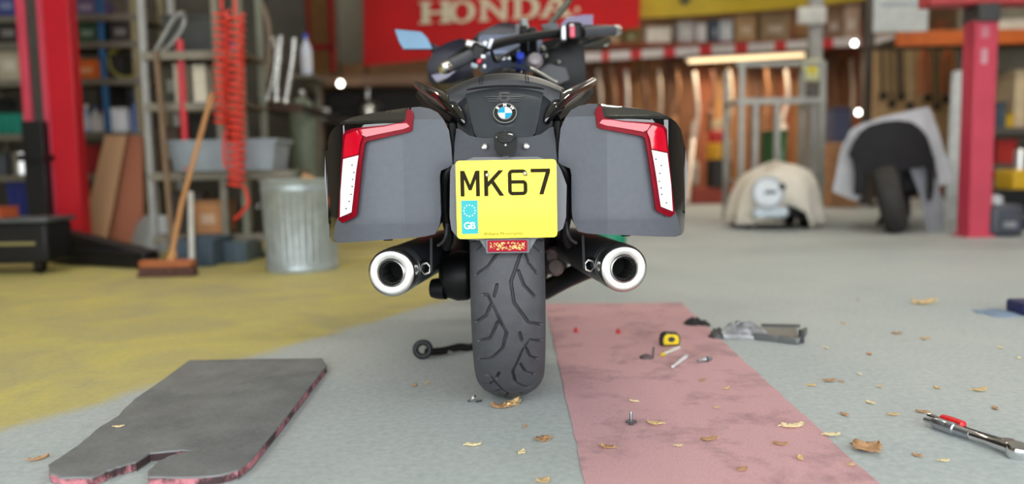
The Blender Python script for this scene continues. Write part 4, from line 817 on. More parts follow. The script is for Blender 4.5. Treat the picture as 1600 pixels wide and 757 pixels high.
# ---- dustbin
p = Vector((-1.335, 4.99, 0)); hb_ = .575; t = thing('dustbin', p, 'ribbed galvanised steel dustbin standing on the yellow floor', 'dustbin')
n = 192; secs = []
for h, r, rb in ((.0, .222, 0), (.012, .228, 0), (.03, .224, 0), (.05, .222, .0), (.055, .221, 1), (.46, .236, 1), (.465, .236, 0), (.50, .238, 0), (.51, .243, 0), (.525, .238, 0), (.555, .239, 0), (.56, .246, 0), (.572, .247, 0), (.575, .242, 0), (.57, .236, 0), (.03, .215, 0)):
    secs.append([(p.x + (r - rb * .010 * (.5 + .5 * math.cos(32 * a))) * math.cos(a), p.y + (r - rb * .010 * (.5 + .5 * math.cos(32 * a))) * math.sin(a), h * hb_ / .575) for a in [2 * PI * i / n for i in range(n)]])
MB().loft(secs).build('body', M_galv, t, smooth=60)
for s in (-1, 1): MB().tube(smoothcurve([(p.x + s * .238, p.y - .06, .43), (p.x + s * .262, p.y - .05, .40), (p.x + s * .262, p.y + .05, .40), (p.x + s * .238, p.y + .06, .43)]), .006, 8).build('handle', M_galv, t)
q = at(477, 276, 4.95); o = MB().box((q.x, 4.97, hb_ - .02), (.08, .05, .1), ry=.5, rz=.3); tag(o.build('cardboard_scrap', rgbm((190, 148, 104), .8), bevel=.008), 'crumpled tan cardboard scrap poking out of the dustbin', 'cardboard')
o = MB().box((q.x - .02, 5.0, .3), (.28, .28, .44), rz=.4); tag(o.build('rubbish_bag', rgbm((46, 46, 48), .5), bevel=.08, segs=4), 'dark rubbish sack filling the galvanised dustbin', 'bag')
p2 = on_floor(532, 412)

# ---- bench and panels behind the bin, left of the banner
YW = 9.4; wb = thing('workbench', (at(565, 200, YW).x, YW + .3, 0), 'workbench with brown top edge below the red banner', 'workbench'); za = at(560, 118, YW).z
MB().box((at(578, 120, YW).x, YW + .3, za - .06), (at(668, 120, YW).x - at(488, 120, YW).x, .6, .12)).build('top_shelf', rgbm((112, 84, 62), .7), wb, bevel=.01)
zb_ = at(560, 185, YW).z; MB().box((at(578, 120, YW).x, YW + .3, zb_ - .03), (1.35, .6, .06)).build('worktop', rgbm((58, 50, 46), .7), wb, bevel=.01)
for x_ in (492, 664):
    for y_ in (YW + .04, YW + .56): MB().box((at(x_, 150, YW).x, y_, za / 2), (.06, .06, za)).build('leg', M_iron, wb)
MB().box((at(578, 120, YW).x, YW + .57, za * .5), (1.3, .03, za * .95)).build('back_panel', rgbm((44, 40, 38), .8), wb)
s_ = span(558, 588, 132, 184, YW + .1, zb_); v = thing('oil_can', (s_[0], YW + .2, zb_), 'silver oil can with a spout on the workbench', 'oil can'); MB().lathe([(.09, 0), (.1, .02), (.1, .14), (.06, .2), (.025, .24), (.018, s_[3])], (s_[0], YW + .2, zb_), n=20).build('body', M_steel, v); MB().tube([(s_[0] + .09, YW + .2, zb_ + .12), (s_[0] + .16, YW + .2, zb_ + .16), (s_[0] + .09, YW + .2, zb_ + .2)], .008, 8).build('handle', M_steel, v)
can('white_tub', 'white plastic tub on the workbench behind the dustbin', 'tub', span(496, 512, 168, 184, YW, zb_), YW + .05, (214, 214, 212))
carton('storage_box', 'black box on the floor under the workbench', 'box', span(500, 560, 230, 300, YW, 0), YW + .1, (34, 32, 32), .4, tape=False)
pn = thing('notice_board', (at(500, 60, 11).x, 11, at(500, 112, 11).z), 'tan wall board with red frame left of the red banner', 'board'); 
for a, b, c_, d_ in ((476, 522, -40, -30), (476, 522, 70, 78), (514, 522, -40, 112), (476, 484, -40, 112)):
    x0, w_, z0, h_ = span(a, b, c_, d_, 10.98); MB().box((x0, 10.97, z0 + h_ / 2), (w_, .05, h_)).build('frame_bar', rgbm((168, 22, 26), .5), pn)
x0, w_, z0, h_ = span(478, 520, -40, 112, 11); MB().box((x0, 11.02, z0 + h_ / 2), (w_, .04, h_)).build('panel', rgbm((140, 98, 52), .7), pn)
for x_ in (480, 518): MB().box((at(x_, 60, 11).x, 11.05, z0 / 2 + .5), (.05, .04, z0 + 1)).build('post', M_iron, pn)
pn = thing('grey_board', (at(547, 60, 11.6).x, 11.6, 0), 'grey green sheet standing between the notice board and the red banner', 'board'); x0, w_, z0, h_ = span(526, 572, -40, 100, 11.6); MB().box((x0, 11.62, z0 + h_ / 2), (w_, .04, h_)).build('sheet', rgbm((108, 106, 92), .7), pn, bevel=.006)
for x_ in (528, 570): MB().box((at(x_, 60, 11.6).x, 11.66, (z0 + h_) / 2), (.05, .04, z0 + h_)).build('post', rgbm((84, 70, 56), .7), pn)

# ---- red banner with slab serif letters
YN = 9.9; bn = thing('red_banner', (at(785, 40, YN).x, YN, at(785, 70, YN).z), 'large red banner with pale slab serif letters hanging behind the motorcycle', 'banner')
q = r_poly([(568, 104), (640, 96), (760, 78), (880, 60), (1000, 42), (1002, -70), (568, -60)], YN)
relief(q, lambda X_, Z_: YN + .02 * math.sin(X_ * 5) + .01 * math.sin(Z_ * 9 + X_ * 3), .006, lsp(-2, 1.8, 30), lsp(2.0, 3.4, 6)).build('cloth', mat('banner_red', (186, 4, 8), .8, var=.1, scale=2), bn)
M_lt = mat('banner_letter', (206, 194, 166), .6, var=.06)
LET = {'H': [[(.05, 0), (.45, 0), (.45, .1), (.36, .1), (.36, .42), (.74, .42), (.74, .1), (.65, .1), (.65, 0), (1.05, 0), (1.05, .1), (.96, .1), (.96, .9), (1.05, .9), (1.05, 1), (.65, 1), (.65, .9), (.74, .9), (.74, .56), (.36, .56), (.36, .9), (.45, .9), (.45, 1), (.05, 1), (.05, .9), (.14, .9), (.14, .1), (.05, .1)]],
       'N': [[(.05, 0), (.4, 0), (.4, .1), (.3, .1), (.3, .72), (.8, 0), (.96, 0), (.96, .9), (1.05, .9), (1.05, 1), (.7, 1), (.7, .9), (.8, .9), (.8, .3), (.31, 1), (.05, 1), (.05, .9), (.14, .9), (.14, .1), (.05, .1)]],
       'D': [[(.05, 0), (.52, 0), (.52, .1), (.36, .1), (.36, .9), (.52, .9), (.52, 1), (.05, 1), (.05, .9), (.14, .9), (.14, .1), (.05, .1)]],
       'A': [[(0, 0), (.34, 0), (.34, .1), (.26, .1), (.5, .78), (.5, 1), (.44, 1), (.1, .1), (0, .1)], [(.5, 1), (.62, 1), (.98, .1), (1.08, .1), (1.08, 0), (.66, 0), (.66, .1), (.76, .1), (.5, .78)], [(.32, .27), (.695, .27), (.649, .39), (.362, .39)]], 'O': []}
def banner_letter(ch, x0, x1, yb, h, slope):
    b = MB(); A_ = lambda u, v: at(x0 + (x1 - x0) * u, yb - h * v - slope * (x1 - x0) * u, YN - .03)
    for pl in LET[ch]:
        q = [A_(u, v) for u, v in pl]; b.prism([(p.x, p.z) for p in q], YN - .034, YN - .022)
    if ch in 'OD':
        n = 28; a0, a1 = (0, 2 * PI) if ch == 'O' else (-PI / 2, PI / 2)
        for i in range(n):
            v = []
            for a, o_ in ((a0 + (a1 - a0) * i / n, 0), (a0 + (a1 - a0) * i / n, 1), (a0 + (a1 - a0) * (i + 1) / n, 1), (a0 + (a1 - a0) * (i + 1) / n, 0)):
                cx_, ro_, ri_ = (.52, .5, .25) if ch == 'O' else (.52, .5, .26); p = A_(cx_ + (ro_ if o_ else ri_) * math.cos(a), .5 + (.51 if o_ else .38) * math.sin(a)); v.append((p.x, p.z))
            b.prism(v, YN - .034, YN - .022)
    b.build('letter', M_lt, bn, smooth=0, label='pale letter ' + ch)
for ch, x0, x1, yb in (('H', 652, 704, 38), ('O', 700, 742, 36.5), ('N', 745, 794, 33.5), ('D', 798, 842, 30.5), ('A', 842, 892, 28)): banner_letter(ch, x0, x1, yb, 35, .045)
MB().lathe([(0, 0), (.03, 0), (.03, .008), (0, .008)], at(902, 15, YN - .03), (0, -1, 0), 14).build('full_stop', M_lt, bn)
zt_ = max(z for _, z in q)
for x_ in (575, 800, 995): MB().tube([(at(x_, 0, YN).x, YN, 3.2), (at(x_, 0, YN).x, YN, ZC)], .008, 6).build('cord', M_iron, bn)
yb_ = thing('yellow_banner', (at(1180, 0, 10.4).x, 10.4, at(1180, 10, 10.4).z), 'mustard yellow banner right of the red banner', 'banner')
q = r_poly([(1000, 28), (1090, 24), (1180, 17), (1270, 9), (1352, 0), (1352, -70), (1000, -60)], 10.4)
relief(q, lambda X_, Z_: 10.4 + .02 * math.sin(X_ * 4), .006, lsp(1.7, 4.6, 16)).build('cloth', mat('banner_yellow', (186, 156, 8), .6, var=.1, scale=2), yb_)
MB().lathe([(0, 0), (.07, 0), (.07, .008), (0, .008)], at(1070, -2, 10.36), (0, -1, 0), 18).build('dark_mark', rgbm((60, 60, 30)), yb_)
for x_ in (1010, 1340): MB().tube([(at(x_, 0, 10.4).x, 10.4, 3.2), (at(x_, 0, 10.4).x, 10.4, ZC)], .008, 6).build('cord', M_iron, yb_)

# ---- brown back wall: planks, shelf with boxes, hanging pipes, hazard tape, strip light
wall_back = bpy.data.objects['wall_back']; PL = [rgbm(c, .75) for c in ((150, 104, 66), (128, 84, 56), (172, 126, 80), (112, 78, 58), (160, 92, 60))]
x_ = at(895, 200, 13.6).x; i = 0
while x_ < at(1460, 200, 13.6).x:
    w_ = random.uniform(.2, .34); MB().box((x_ + w_ / 2, 13.66 + random.uniform(-.02, .02), 1.5), (w_ - .02, .05, 3.0)).build('plank', PL[i * 3 % 5], wall_back, smooth=0, bevel=.006); x_ += w_; i += 1
YS = 12.7; zs_ = at(1150, 64, YS).z
ws = thing('wall_shelf', (at(1150, 70, YS).x, 13.2, zs_ - .06), 'long reddish wooden wall shelf above the hanging pipes', 'shelf')
xl, xr = at(905, 70, YS).x, at(1445, 60, YS).x
MB().box(((xl + xr) / 2, 13.2, zs_ - .03), (xr - xl, 1.0, .06)).build('board', rgbm((132, 62, 40), .7), ws, bevel=.008)
for k_ in range(8): xx = xl + (xr - xl) * (k_ + .5) / 8; MB().bar((xx, 13.6, zs_ - .5), (xx, 12.85, zs_ - .08), .04, .05).build('bracket', rgbm((110, 70, 46), .7), ws)
for a, b, t_, c_, lb in ((912, 938, 56, (112, 100, 84), 'grey brown box on the wall shelf just right of the handlebar'), (945, 972, 50, (140, 116, 84), 'tan box on the wall shelf left of the mustard edge'), (976, 1000, 44, (92, 84, 40), 'olive box on the wall shelf under the red banner corner'), (1012, 1050, 40, (214, 210, 202), 'large white box on the wall shelf under the yellow banner, leftmost white one'), (1062, 1086, 32, (184, 184, 186), 'pale grey box on the wall shelf, second white one from the left'), (1090, 1106, 34, (206, 206, 208), 'narrow white box on the wall shelf beside the blue grey one'), (1112, 1126, 30, (80, 92, 110), 'slate blue box on the wall shelf'), (1127, 1147, 30, (196, 204, 214), 'ice white box on the wall shelf right of the slate blue one'), (1152, 1184, 22, (174, 142, 104), 'tan cardboard box on the wall shelf'), (1190, 1238, 20, (140, 116, 88), 'wide brown box on the wall shelf left of the grey post'), (1292, 1320, 14, (120, 92, 72), 'brown box on the wall shelf right of the grey post'), (1322, 1346, 8, (166, 140, 122), 'pinkish tan box on the wall shelf at its right end')):
    carton('shelf_box', lb, 'box', span(a, b, t_, 64, YS, zs_), YS + .08, c_, .4, 'boxes on the long wall shelf')
ht = thing('hazard_tape', (at(1170, 75, 12.66).x, 12.66, at(1170, 85, 12.66).z), 'red and white striped barrier tape strung along the wall shelf', 'tape')
x_ = 905; i = 0; edges = [905, 940, 952, 985, 1002, 1037, 1055, 1093, 1112, 1148, 1168, 1210, 1228, 1285, 1302, 1345, 1352, 1440]
for a, b in zip(edges[:-1], edges[1:]):
    ya = 90 - (a - 905) * .058; yb2 = 90 - (b - 905) * .058; pts = [at(a, ya - 7, 12.66), at(b, yb2 - 7, 12.66), at(b, yb2 + 7, 12.66), at(a, ya + 7, 12.66)]
    MB().prism([(p.x, p.z) for p in pts], 12.66, 12.661).build('tape_band', rgbm((190, 30, 34), .5) if i % 2 else rgbm((196, 190, 188), .5), ht, smooth=0); i += 1
sl = thing('strip_light', (at(1160, 92, 12.9).x, 12.9, at(1160, 95, 12.9).z), 'glowing warm strip light under the wall shelf', 'strip light'); a = at(1076, 96, 12.9); b = at(1256, 86, 12.9)
MB().tube([a, b], .03, 12).build('tube', mat('warm_tube', (255, 226, 176), .4, emit=1.1), sl); MB().bar(a + Vector((-.03, .08, .03)), b + Vector((.03, .08, .03)), .1, .05).build('fitting', fit_m, sl)
ld = bpy.data.lights.new('strip_light_lamp', 'AREA'); ld.shape = 'RECTANGLE'; ld.size = 1.8; ld.size_y = .1; ld.energy = 26; ld.color = (1, .8, .55); lo = bpy.data.objects.new('strip_light_lamp', ld); C.objects.link(lo); lo.parent = sl; lo.location = (0, 0, -.08)
ORD = 'first second third fourth fifth sixth seventh eighth ninth tenth eleventh twelfth thirteenth'.split()
HP = [(934, 108, 240), (955, 104, 250), (978, 110, 268), (1003, 106, 236), (1029, 108, 258), (1056, 100, 210), (1085, 112, 280), (1112, 104, 200), (1139, 106, 246), (1196, 104, 230), (1228, 108, 222), (1302, 90, 270), (1330, 92, 250)]
for i, (x_, y0, y1_) in enumerate(HP):
    a = at(x_, y0, 13.2); b = at(x_ + random.uniform(-6, 6), y1_, 13.2)
    t = thing('hanging_pipe', b, ORD[i] + ' metal pipe from the left hanging on the brown plank wall', 'pipe', 'pipes hanging on the brown plank wall')
    mm = rgbm(((186, 172, 156), (150, 110, 80), (206, 198, 188), (110, 78, 62))[i % 4], .35, .5)
    MB().tube(smoothcurve([a, a.lerp(b, .4) + Vector((.05, 0, 0)), a.lerp(b, .75) - Vector((.04, 0, 0)), b]), .035, 10).build('tube', mm, t)
    MB().lathe([(.04, 0), (.065, .03), (.065, .35), (.04, .4)], b - Vector((0, 0, .1)), (0, 0, 1), 14).build('silencer', mm, t)
    MB().bar(a, a + Vector((0, .45, 0)), .02).build('hook', M_iron, t)
tag(MB().box((at(1120, 300, 12.6).x, 12.85, .13), (.85, .5, .26)).build('red_plinth', rgbm((150, 62, 46), .6), bevel=.02), 'low red brown plinth against the back wall', 'plinth')
s_ = span(1110, 1147, 186, 288, 12.5, .26); v = thing('banded_canister', (s_[0], 12.75, .26), 'red yellow and black banded canister on the red brown plinth', 'canister'); r_ = s_[1] / 2; h_ = s_[3]
for nm, z0, z1, rr2, c_ in (('base_band', 0, .42, 1, (40, 34, 34)), ('yellow_band', .42, .66, .95, (214, 158, 30)), ('red_band', .66, .84, .8, (190, 40, 40)), ('top_cap', .84, 1, .5, (214, 190, 150))): MB().lathe([(r_ * rr2, h_ * z0), (r_ * rr2, h_ * z1 - .02), (r_ * rr2 * .85, h_ * z1)], (s_[0], 12.75, .26), n=20).build(nm, rgbm(c_, .5), v)
for x0, x1 in ((1098, 1116), (1070, 1084)): pole('leaning_tube', 'pale pipe leaning on the back wall left of the banded canister' if x0 == 1098 else 'shorter pale pipe leaning furthest left of the banded canister', 'pipe', (at(x0 - 30, 300, 12.5).x, 12.3, .0), at(x1 - 30, 190 if x0 == 1098 else 230, 13.5), .05, rgbm((190, 184, 180), .35, .4))
for x_, y_, Y_, lb in ((415, 115, 7.0, 'small bright round bulb added in front of the curved steel pipes'), (532, 131, 9.2, 'small bright round bulb added on the workbench edge'), (1335, 68, 11.2, 'small bright round bulb added high beside the dark doorpost'), (1341, 176, 11.2, 'small bright round bulb added low beside the dark doorpost')):  # glowing balls added to stand for glints off chrome
    p = at(x_, y_, Y_); v = thing('glint', p, lb, 'glint'); MB().lathe([(.0, -.035), (.02, -.03), (.034, -.008), (.034, .01), (.02, .03), (.014, .04)], p, (0, 0, 1), 16).build('glint_ball', mat('glint_glow', (255, 250, 236), .4, emit=7), v)
    MB().lathe([(.014, .035), (.016, .05), (.012, .07), (0, .07)], p, (0, 0, 1), 12).build('socket', M_iron, v); MB().tube([p + Vector((0, 0, .065)), Vector((p.x, p.y, ZC))], .004, 6).build('glint_flex', M_iron, v)  # socket and flex are added to hang the glowing glint

# ---- grey steel frame in the middle right
YT = 8.6; tf = thing('steel_gantry', (at(1222, 200, YT).x, YT + .3, 0), 'pale grey steel frame trolley standing behind the cloth covered machine', 'trolley')
M_pg = rgbm((158, 158, 152), .45, .3)
for x_, yt in ((1158, 96), (1180, 160), (1214, 160), (1284, 100)): MB().box((at(x_, 200, YT).x, YT, at(x_, yt, YT).z / 2), (.06, .06, at(x_, yt, YT).z)).build('upright', M_pg, tf, bevel=.006)
for x_ in (1158, 1284): MB().box((at(x_, 200, YT).x, YT + .6, at(x_, 100, YT).z / 2), (.06, .06, at(x_, 100, YT).z)).build('upright', M_pg, tf, bevel=.006)
for y_ in (158, 100, 285): MB().bar(at(1150, y_ + 1, YT), at(1290, y_ - 1, YT), .07 if y_ == 158 else .05).build('cross_bar', M_pg, tf, bevel=.006)
for x_ in (1158, 1284): MB().bar((at(x_, 200, YT).x, YT, at(x_, 158, YT).z), (at(x_, 200, YT).x, YT + .6, at(x_, 158, YT).z), .05).build('side_bar', M_pg, tf)
z_g = at(1220, 282, YT).z; MB().box((at(1221, 200, YT).x, YT + .3, z_g), (at(1284, 200, YT).x - at(1158, 200, YT).x, .6, .02)).build('tray', M_pg, tf)
carton('green_box', 'green box on the lower bar of the grey frame trolley', 'box', span(1200, 1226, 204, 285, YT + .2, z_g + .012), YT + .12, (58, 106, 58), .3)
ps = thing('grey_post', (at(1272, 100, 9.6).x, 9.6, 0), 'pale grey post with white junction box and yellow sticker', 'post'); xg = at(1272, 150, 9.6).x
MB().box((xg, 9.6, ZC / 2), (.14, .14, ZC)).build('post', rgbm((164, 162, 158), .5), ps, bevel=.01)
x0, w_, z0, h_ = span(1246, 1288, 12, 38, 9.5); MB().box((x0, 9.48, z0 + h_ / 2), (w_, .1, h_)).build('junction_box', rgbm((206, 204, 198), .5), ps, bevel=.01)
x0, w_, z0, h_ = span(1255, 1283, 92, 126, 9.5); MB().box((x0, 9.515, z0 + h_ / 2), (w_, .015, h_)).build('sticker', rgbm((222, 224, 170), .5), ps); MB().lathe([(0, 0), (.055, 0), (.055, .004), (0, .004)], (x0, 9.507, z0 + h_ / 2), (0, -1, 0), 16).build('sticker_mark', rgbm((226, 206, 40)), ps)
x0, w_, z0, h_ = span(1258, 1282, 128, 152, 9.5); MB().box((x0, 9.49, z0 + h_ / 2), (w_, .1, h_)).build('switch_box', rgbm((92, 86, 80), .5), ps, bevel=.01)
dp = thing('door_post', (at(1357, 100, 11.5).x, 11.5, 0), 'dark grey steel doorpost right of the wall shelf', 'post'); MB().box((at(1356, 100, 11.5).x, 11.5, ZC / 2), (.14, .14, ZC)).build('post', rgbm((74, 68, 64), .5), dp, bevel=.01); MB().box((at(1356, 100, 11.5).x, 11.5, .02), (.3, .3, .04)).build('foot_plate', rgbm((74, 68, 64), .5), dp)
tag(MB().box((at(1318, 230, 11).x, 11.2, .45), (.42, .5, .9)).build('tan_cabinet', rgbm((176, 128, 88), .7), bevel=.02), 'tan cabinet standing left of the sheet covered motorcycle', 'cabinet')
carton('storage_box', 'slate blue box on the tan cabinet', 'box', span(1302, 1330, 168, 230, 11.0, .9), 11.0, (80, 84, 110), .35, tape=False)

# ---- cloth covered machine
def folded(pts_rows, name, m, label, cat):
    b = MB(); b.loft(pts_rows, closed=True, cap=True); return tag(b.build(name, m, smooth=70), label, cat)
p = Vector((at(1222, 300, 7.4).x, 7.75, 0)); mc = thing('covered_machine', p, 'low wheeled machine with round white dial under a cream cloth', 'machine')
MB().box((p.x, p.y, .26), (.5, .5, .3)).build('body', rgbm((46, 44, 42), .6), mc, bevel=.05, segs=3); MB().box((p.x, p.y, .44), (.4, .4, .12)).build('upper_body', rgbm((70, 70, 70), .6), mc, bevel=.05, segs=3)
for dx in (-.27, .27):
    for dy in (-.2, .22): MB().lathe([(0, -.04), (.09, -.04), (.1, 0), (.09, .04), (0, .04)], (p.x + dx, p.y + dy, .1), (1, 0, 0), 20).build('wheel', M_blk, mc)
d0 = at(1199, 301, 7.22)
MB().lathe([(.0, 0), (.15, 0), (.15, .03), (.13, .035), (.128, .02), (0, .02)], d0, (-.1, -1, .15), 36).build('dial_ring', rgbm((170, 176, 180), .4), mc); MB().lathe([(.0, 0), (.125, 0), (.12, .015), (0, .03)], d0 + Vector((0, -.02, 0)), (-.1, -1, .15), 32).build('dial', rgbm((214, 220, 226), .4), mc, label='round white dial')
MB().box(d0 + Vector((.01, -.06, .005)), (.1, .012, .03)).build('dial_mark', rgbm((70, 76, 88)), mc); MB().lathe([(0, 0), (.035, 0), (.03, .03), (0, .03)], at(1221, 292, 7.2), (0, -1, 0), 16).build('knob', M_iron, mc)
MB().box(at(1203, 332, 7.26), (.32, .1, .1)).build('clear_tank', rgbm((196, 208, 216), .15), mc, bevel=.03, segs=3)
M_cream = mat('cream_cloth', (216, 208, 194), .9, var=.06, scale=20)
rows = []
for r_, zf, top in ((1.0, 0, 0), (.97, .2, 0), (.92, .45, 0), (.84, .7, 0), (.70, .88, 0), (.45, .97, 0), (.18, 1.0, 0)):
    row = []
    for i in range(72):
        a = 2 * PI * i / 72; ca, sa = math.cos(a), math.sin(a); sq = (abs(ca) ** 3.2 + abs(sa) ** 3.2) ** (-1 / 3.2)
        fo = (1 - zf) * (.035 * math.sin(9 * a) + .02 * math.sin(17 * a + 1) + .012 * math.sin(31 * a))
        hem = .09 + .05 * math.sin(4 * a + .6); front = max(0, -sa) ** 2 * math.exp(-((ca + .16) / .42) ** 2); hem += .13 * front
        if -.2 < ca - .55 < .12 and sa < 0: hem = .015
        if ca < -.62: hem = min(hem, .05)
        zt = .60 + .05 * math.cos(a - .3) * (1 if zf > .5 else 0) - .03 * math.cos(2 * a)
        row.append((p.x + .03 + (.43 * r_ * sq + fo) * ca, p.y - .02 + (.42 * r_ * sq + fo) * sa, hem + (zt - hem) * zf))
    rows.append(row)
cl_ = MB(); cl_.loft(rows, closed=True, cap=False); cl_.add(rows[-1], [tuple(range(72))])
o = cl_.build('dust_cloth', M_cream, smooth=80); so = o.modifiers.new('thickness', 'SOLIDIFY'); so.thickness = .008; tag(o, 'cream cloth draped over the low machine with the white dial', 'cloth')

# ---- covered motorcycle at the right
YM = 6.75; pc_ = on_floor(1423, 368); mb = thing('parked_motorcycle', (pc_.x, YM, 0), 'motorcycle parked under a pale sheet, its rear tyre showing', 'motorcycle')
tb = MB(); tilt = -.10
prof = [(.2, -.06), (.25, -.085), (.29, -.08), (.315, -.04), (.32, 0), (.315, .04), (.29, .08), (.25, .085), (.2, .06), (.2, -.06)]
tc_ = Vector((pc_.x - .05, YM + .1, .312)); tb.lathe([(r, h * 1.15) for r, h in prof], tc_, (1, -.42, .27), 40); tb.build('rear_tyre', mat('old_tyre', (44, 42, 40), .7, var=.25, scale=20), mb, smooth=60, label='black rear tyre leaning left')
MB().lathe([(.02, -.07), (.195, -.05), (.2, 0), (.195, .05), (.02, .07)], tc_, (1, -.42, .27), 32).build('wheel_disc', M_iron, mb)
MB().bar(at(1402, 300, 6.95), at(1372, 352, 6.9), .03).build('side_stand', M_iron, mb); MB().box(at(1388, 285, 7.05), (.14, .3, .3)).build('rear_hub', M_iron, mb, bevel=.03)
MB().box((pc_.x * 1.14, 7.65, .55), (.3, .9, .5), rz=-.45).build('engine', M_iron, mb, bevel=.06, segs=3); MB().box((pc_.x * 1.13, 7.6, .8), (.3, .9, .16), rz=-.45).build('seat', M_blk, mb, bevel=.05, segs=3)
MB().lathe([(.22, -.05), (.29, -.05), (.31, 0), (.29, .05), (.22, .05), (.22, -.05)], (pc_.x * 1.26, 8.45, .31), (1, -.45, .1), 32).build('front_tyre', M_blk, mb)
MB().lathe([(.0, -.03), (.05, -.02), (.05, .02), (0, .03)], at(1473, 325, 6.95), (0, -1, 0), 14).build('tail_pipe', rgbm((210, 210, 208), .4, .5), mb)
M_hood = mat('black_cover', (26, 25, 29), .85, var=.25, scale=14); M_sheet = mat('pale_sheet', (196, 198, 204), .9, var=.05, scale=10); M_gsheet = mat('grey_sheet', (150, 152, 158), .85, var=.08, scale=10)
def cloth(pts, Y, dep, name, m, label, cx_px, bul, back, nx=14, wr=.015):
    q = r_poly(pts, Y); xm = at(cx_px, 220, Y).x; zt = max(b for _, b in q)
    f = lambda X_, Z_: Y + bul * (X_ - xm) ** 2 + .25 * max(0, Z_ - (zt - .25)) ** 1.5 * 2 + wr * math.sin(X_ * 26 + 4 * Z_) + wr * .6 * math.sin(Z_ * 19 + X_ * 9)
    bk_ = (lambda X_, Z_: ((xm + (X_ - xm) * back[0]) * (1 + dep / Y), f(X_, Z_) + dep, Z_ * back[1] + back[2])) 
    o = relief(q, f, bk_, lsp(min(a for a, _ in q), max(a for a, _ in q), nx)[1:-1], lsp(min(b for _, b in q), max(b for _, b in q), 12)[1:-1]).build(name, m, smooth=60)
    return tag(o, label, 'cover')
cloth([(1311, 300), (1316, 262), (1322, 226), (1334, 204), (1350, 194), (1380, 183), (1420, 174), (1450, 167), (1463, 165), (1470, 178), (1478, 205), (1484, 230), (1496, 255), (1506, 280), (1492, 288), (1476, 292), (1470, 250), (1440, 200), (1400, 195), (1350, 215), (1352, 300), (1345, 316), (1330, 310)], 6.95, .9, 'dust_sheet', M_sheet, 'pale white sheet draped over the parked motorcycle', 1400, .5, (.9, 1, .05))
cloth([(1334, 242), (1340, 222), (1350, 206), (1366, 195), (1386, 189), (1408, 187), (1430, 190), (1446, 199), (1458, 213), (1465, 232), (1470, 258), (1472, 300), (1466, 316), (1458, 312), (1458, 270), (1456, 258), (1440, 262), (1412, 266), (1385, 266), (1368, 262), (1366, 276), (1356, 262), (1355, 290), (1352, 306), (1341, 304), (1341, 270), (1340, 252)], 6.72, .22, 'bike_hood', M_hood, 'black fabric hood over the tail of the parked motorcycle', 1402, .8, (.95, 1, .0), wr=.008)
cloth([(1424, 262), (1458, 258), (1466, 290), (1475, 320), (1474, 364), (1452, 366), (1444, 340), (1436, 300)], 6.86, .03, 'grey_drape', M_gsheet, 'grey sheet hanging to the floor right of the leaning tyre', 1450, .5, (1, 1, 0), nx=8)
cloth([(1372, 264), (1398, 266), (1396, 280), (1388, 288), (1378, 278)], 6.9, .03, 'white_drape', M_sheet, 'small white cloth corner hanging left of the leaning tyre', 1385, .2, (1, 1, 0), nx=5, wr=.004)

# ---- right: tool board, sign, red post, beams, shelf
tbd = thing('tool_board', (at(1430, 120, 10.8).x, 10.8, at(1430, 180, 10.8).z), 'warm tan board hung with orange loops and tools', 'board')
x0, w_, z0, h_ = span(1366, 1500, 70, 250, 10.8); MB().box((x0, 10.85, z0 + h_ / 2), (w_, .05, h_)).build('board', rgbm((188, 152, 106), .7), tbd, bevel=.008)
for k_, x_ in enumerate((1378, 1392, 1406, 1420, 1448, 1462, 1476)):
    yb2 = 150 + (k_ * 37 % 24); a = at(x_, 76, 10.75); b = at(x_ + 2, yb2, 10.75); MB().tube([a, b], .018 + .008 * (k_ % 3), 8).build('hanging_tool', rgbm(((52, 42, 34), (120, 96, 60), (60, 50, 40), (206, 186, 140))[k_ % 4], .5), tbd); MB().lathe([(.02, -.05), (.045, -.03), (.045, .03), (.02, .05)], b, (0, 0, 1), 10).build('tool_head', M_iron, tbd)
for xa_, xb_ in ((1438, 1450), (1474, 1488)): MB().tube(smoothcurve([at(xa_, 148, 10.72), at(xa_ + 1, 100, 10.72), at((xa_ + xb_) / 2, 78, 10.72), at(xb_, 100, 10.72), at(xb_ - 1, 146, 10.72)]), .02, 8).build('orange_loop', rgbm((206, 104, 60), .5), tbd)
for x_ in (1370, 1496): MB().box((at(x_, 200, 10.8).x, 10.9, z0 / 2 + .3), (.05, .04, z0 + .6)).build('post', M_shelf, tbd)
sg = thing('hanging_sign', (at(1408, 20, 8.4).x, 8.4, at(1408, 50, 8.4).z), 'white rectangular sign hanging near the top right', 'sign'); x0, w_, z0, h_ = span(1365, 1450, -20, 50, 8.4)
MB().box((x0, 8.4, z0 + h_ / 2), (w_, .02, h_)).build('board', rgbm((192, 196, 194), .5), sg, bevel=.005); MB().box((x0, 8.388, z0 + h_ * .62), (w_ * .8, .006, h_ * .1)).build('faint_stripe', rgbm((160, 168, 172), .5), sg)
for dx in (-.2, .2): MB().tube([(x0 + dx, 8.4, z0 + h_), (x0 + dx, 8.4, ZC)], .006, 6).build('cord', M_iron, sg)
lean('leaning_sheet', 'tall white panel leaning left of the red post', [(1490, 80), (1523, 74), (1514, 310), (1478, 310)], 8.35, 8.7, .03, rgbm((188, 192, 192), .6), 'panel')
rp_ = on_floor(1531, 371); post = thing('red_post', (rp_.x, rp_.y + .1, 0), 'faded red steel post with dark top bracket at the right', 'post'); YP = rp_.y
zt = at(1540, 30, YP).z
MB().box((rp_.x, YP + .09, zt / 2), (.18, .18, zt)).build('post', M_lift2, post, bevel=.01); MB().box((rp_.x, YP + .09, zt + .05), (.17, .24, .14)).build('bracket', rgbm((62, 62, 62), .5), post, bevel=.01)
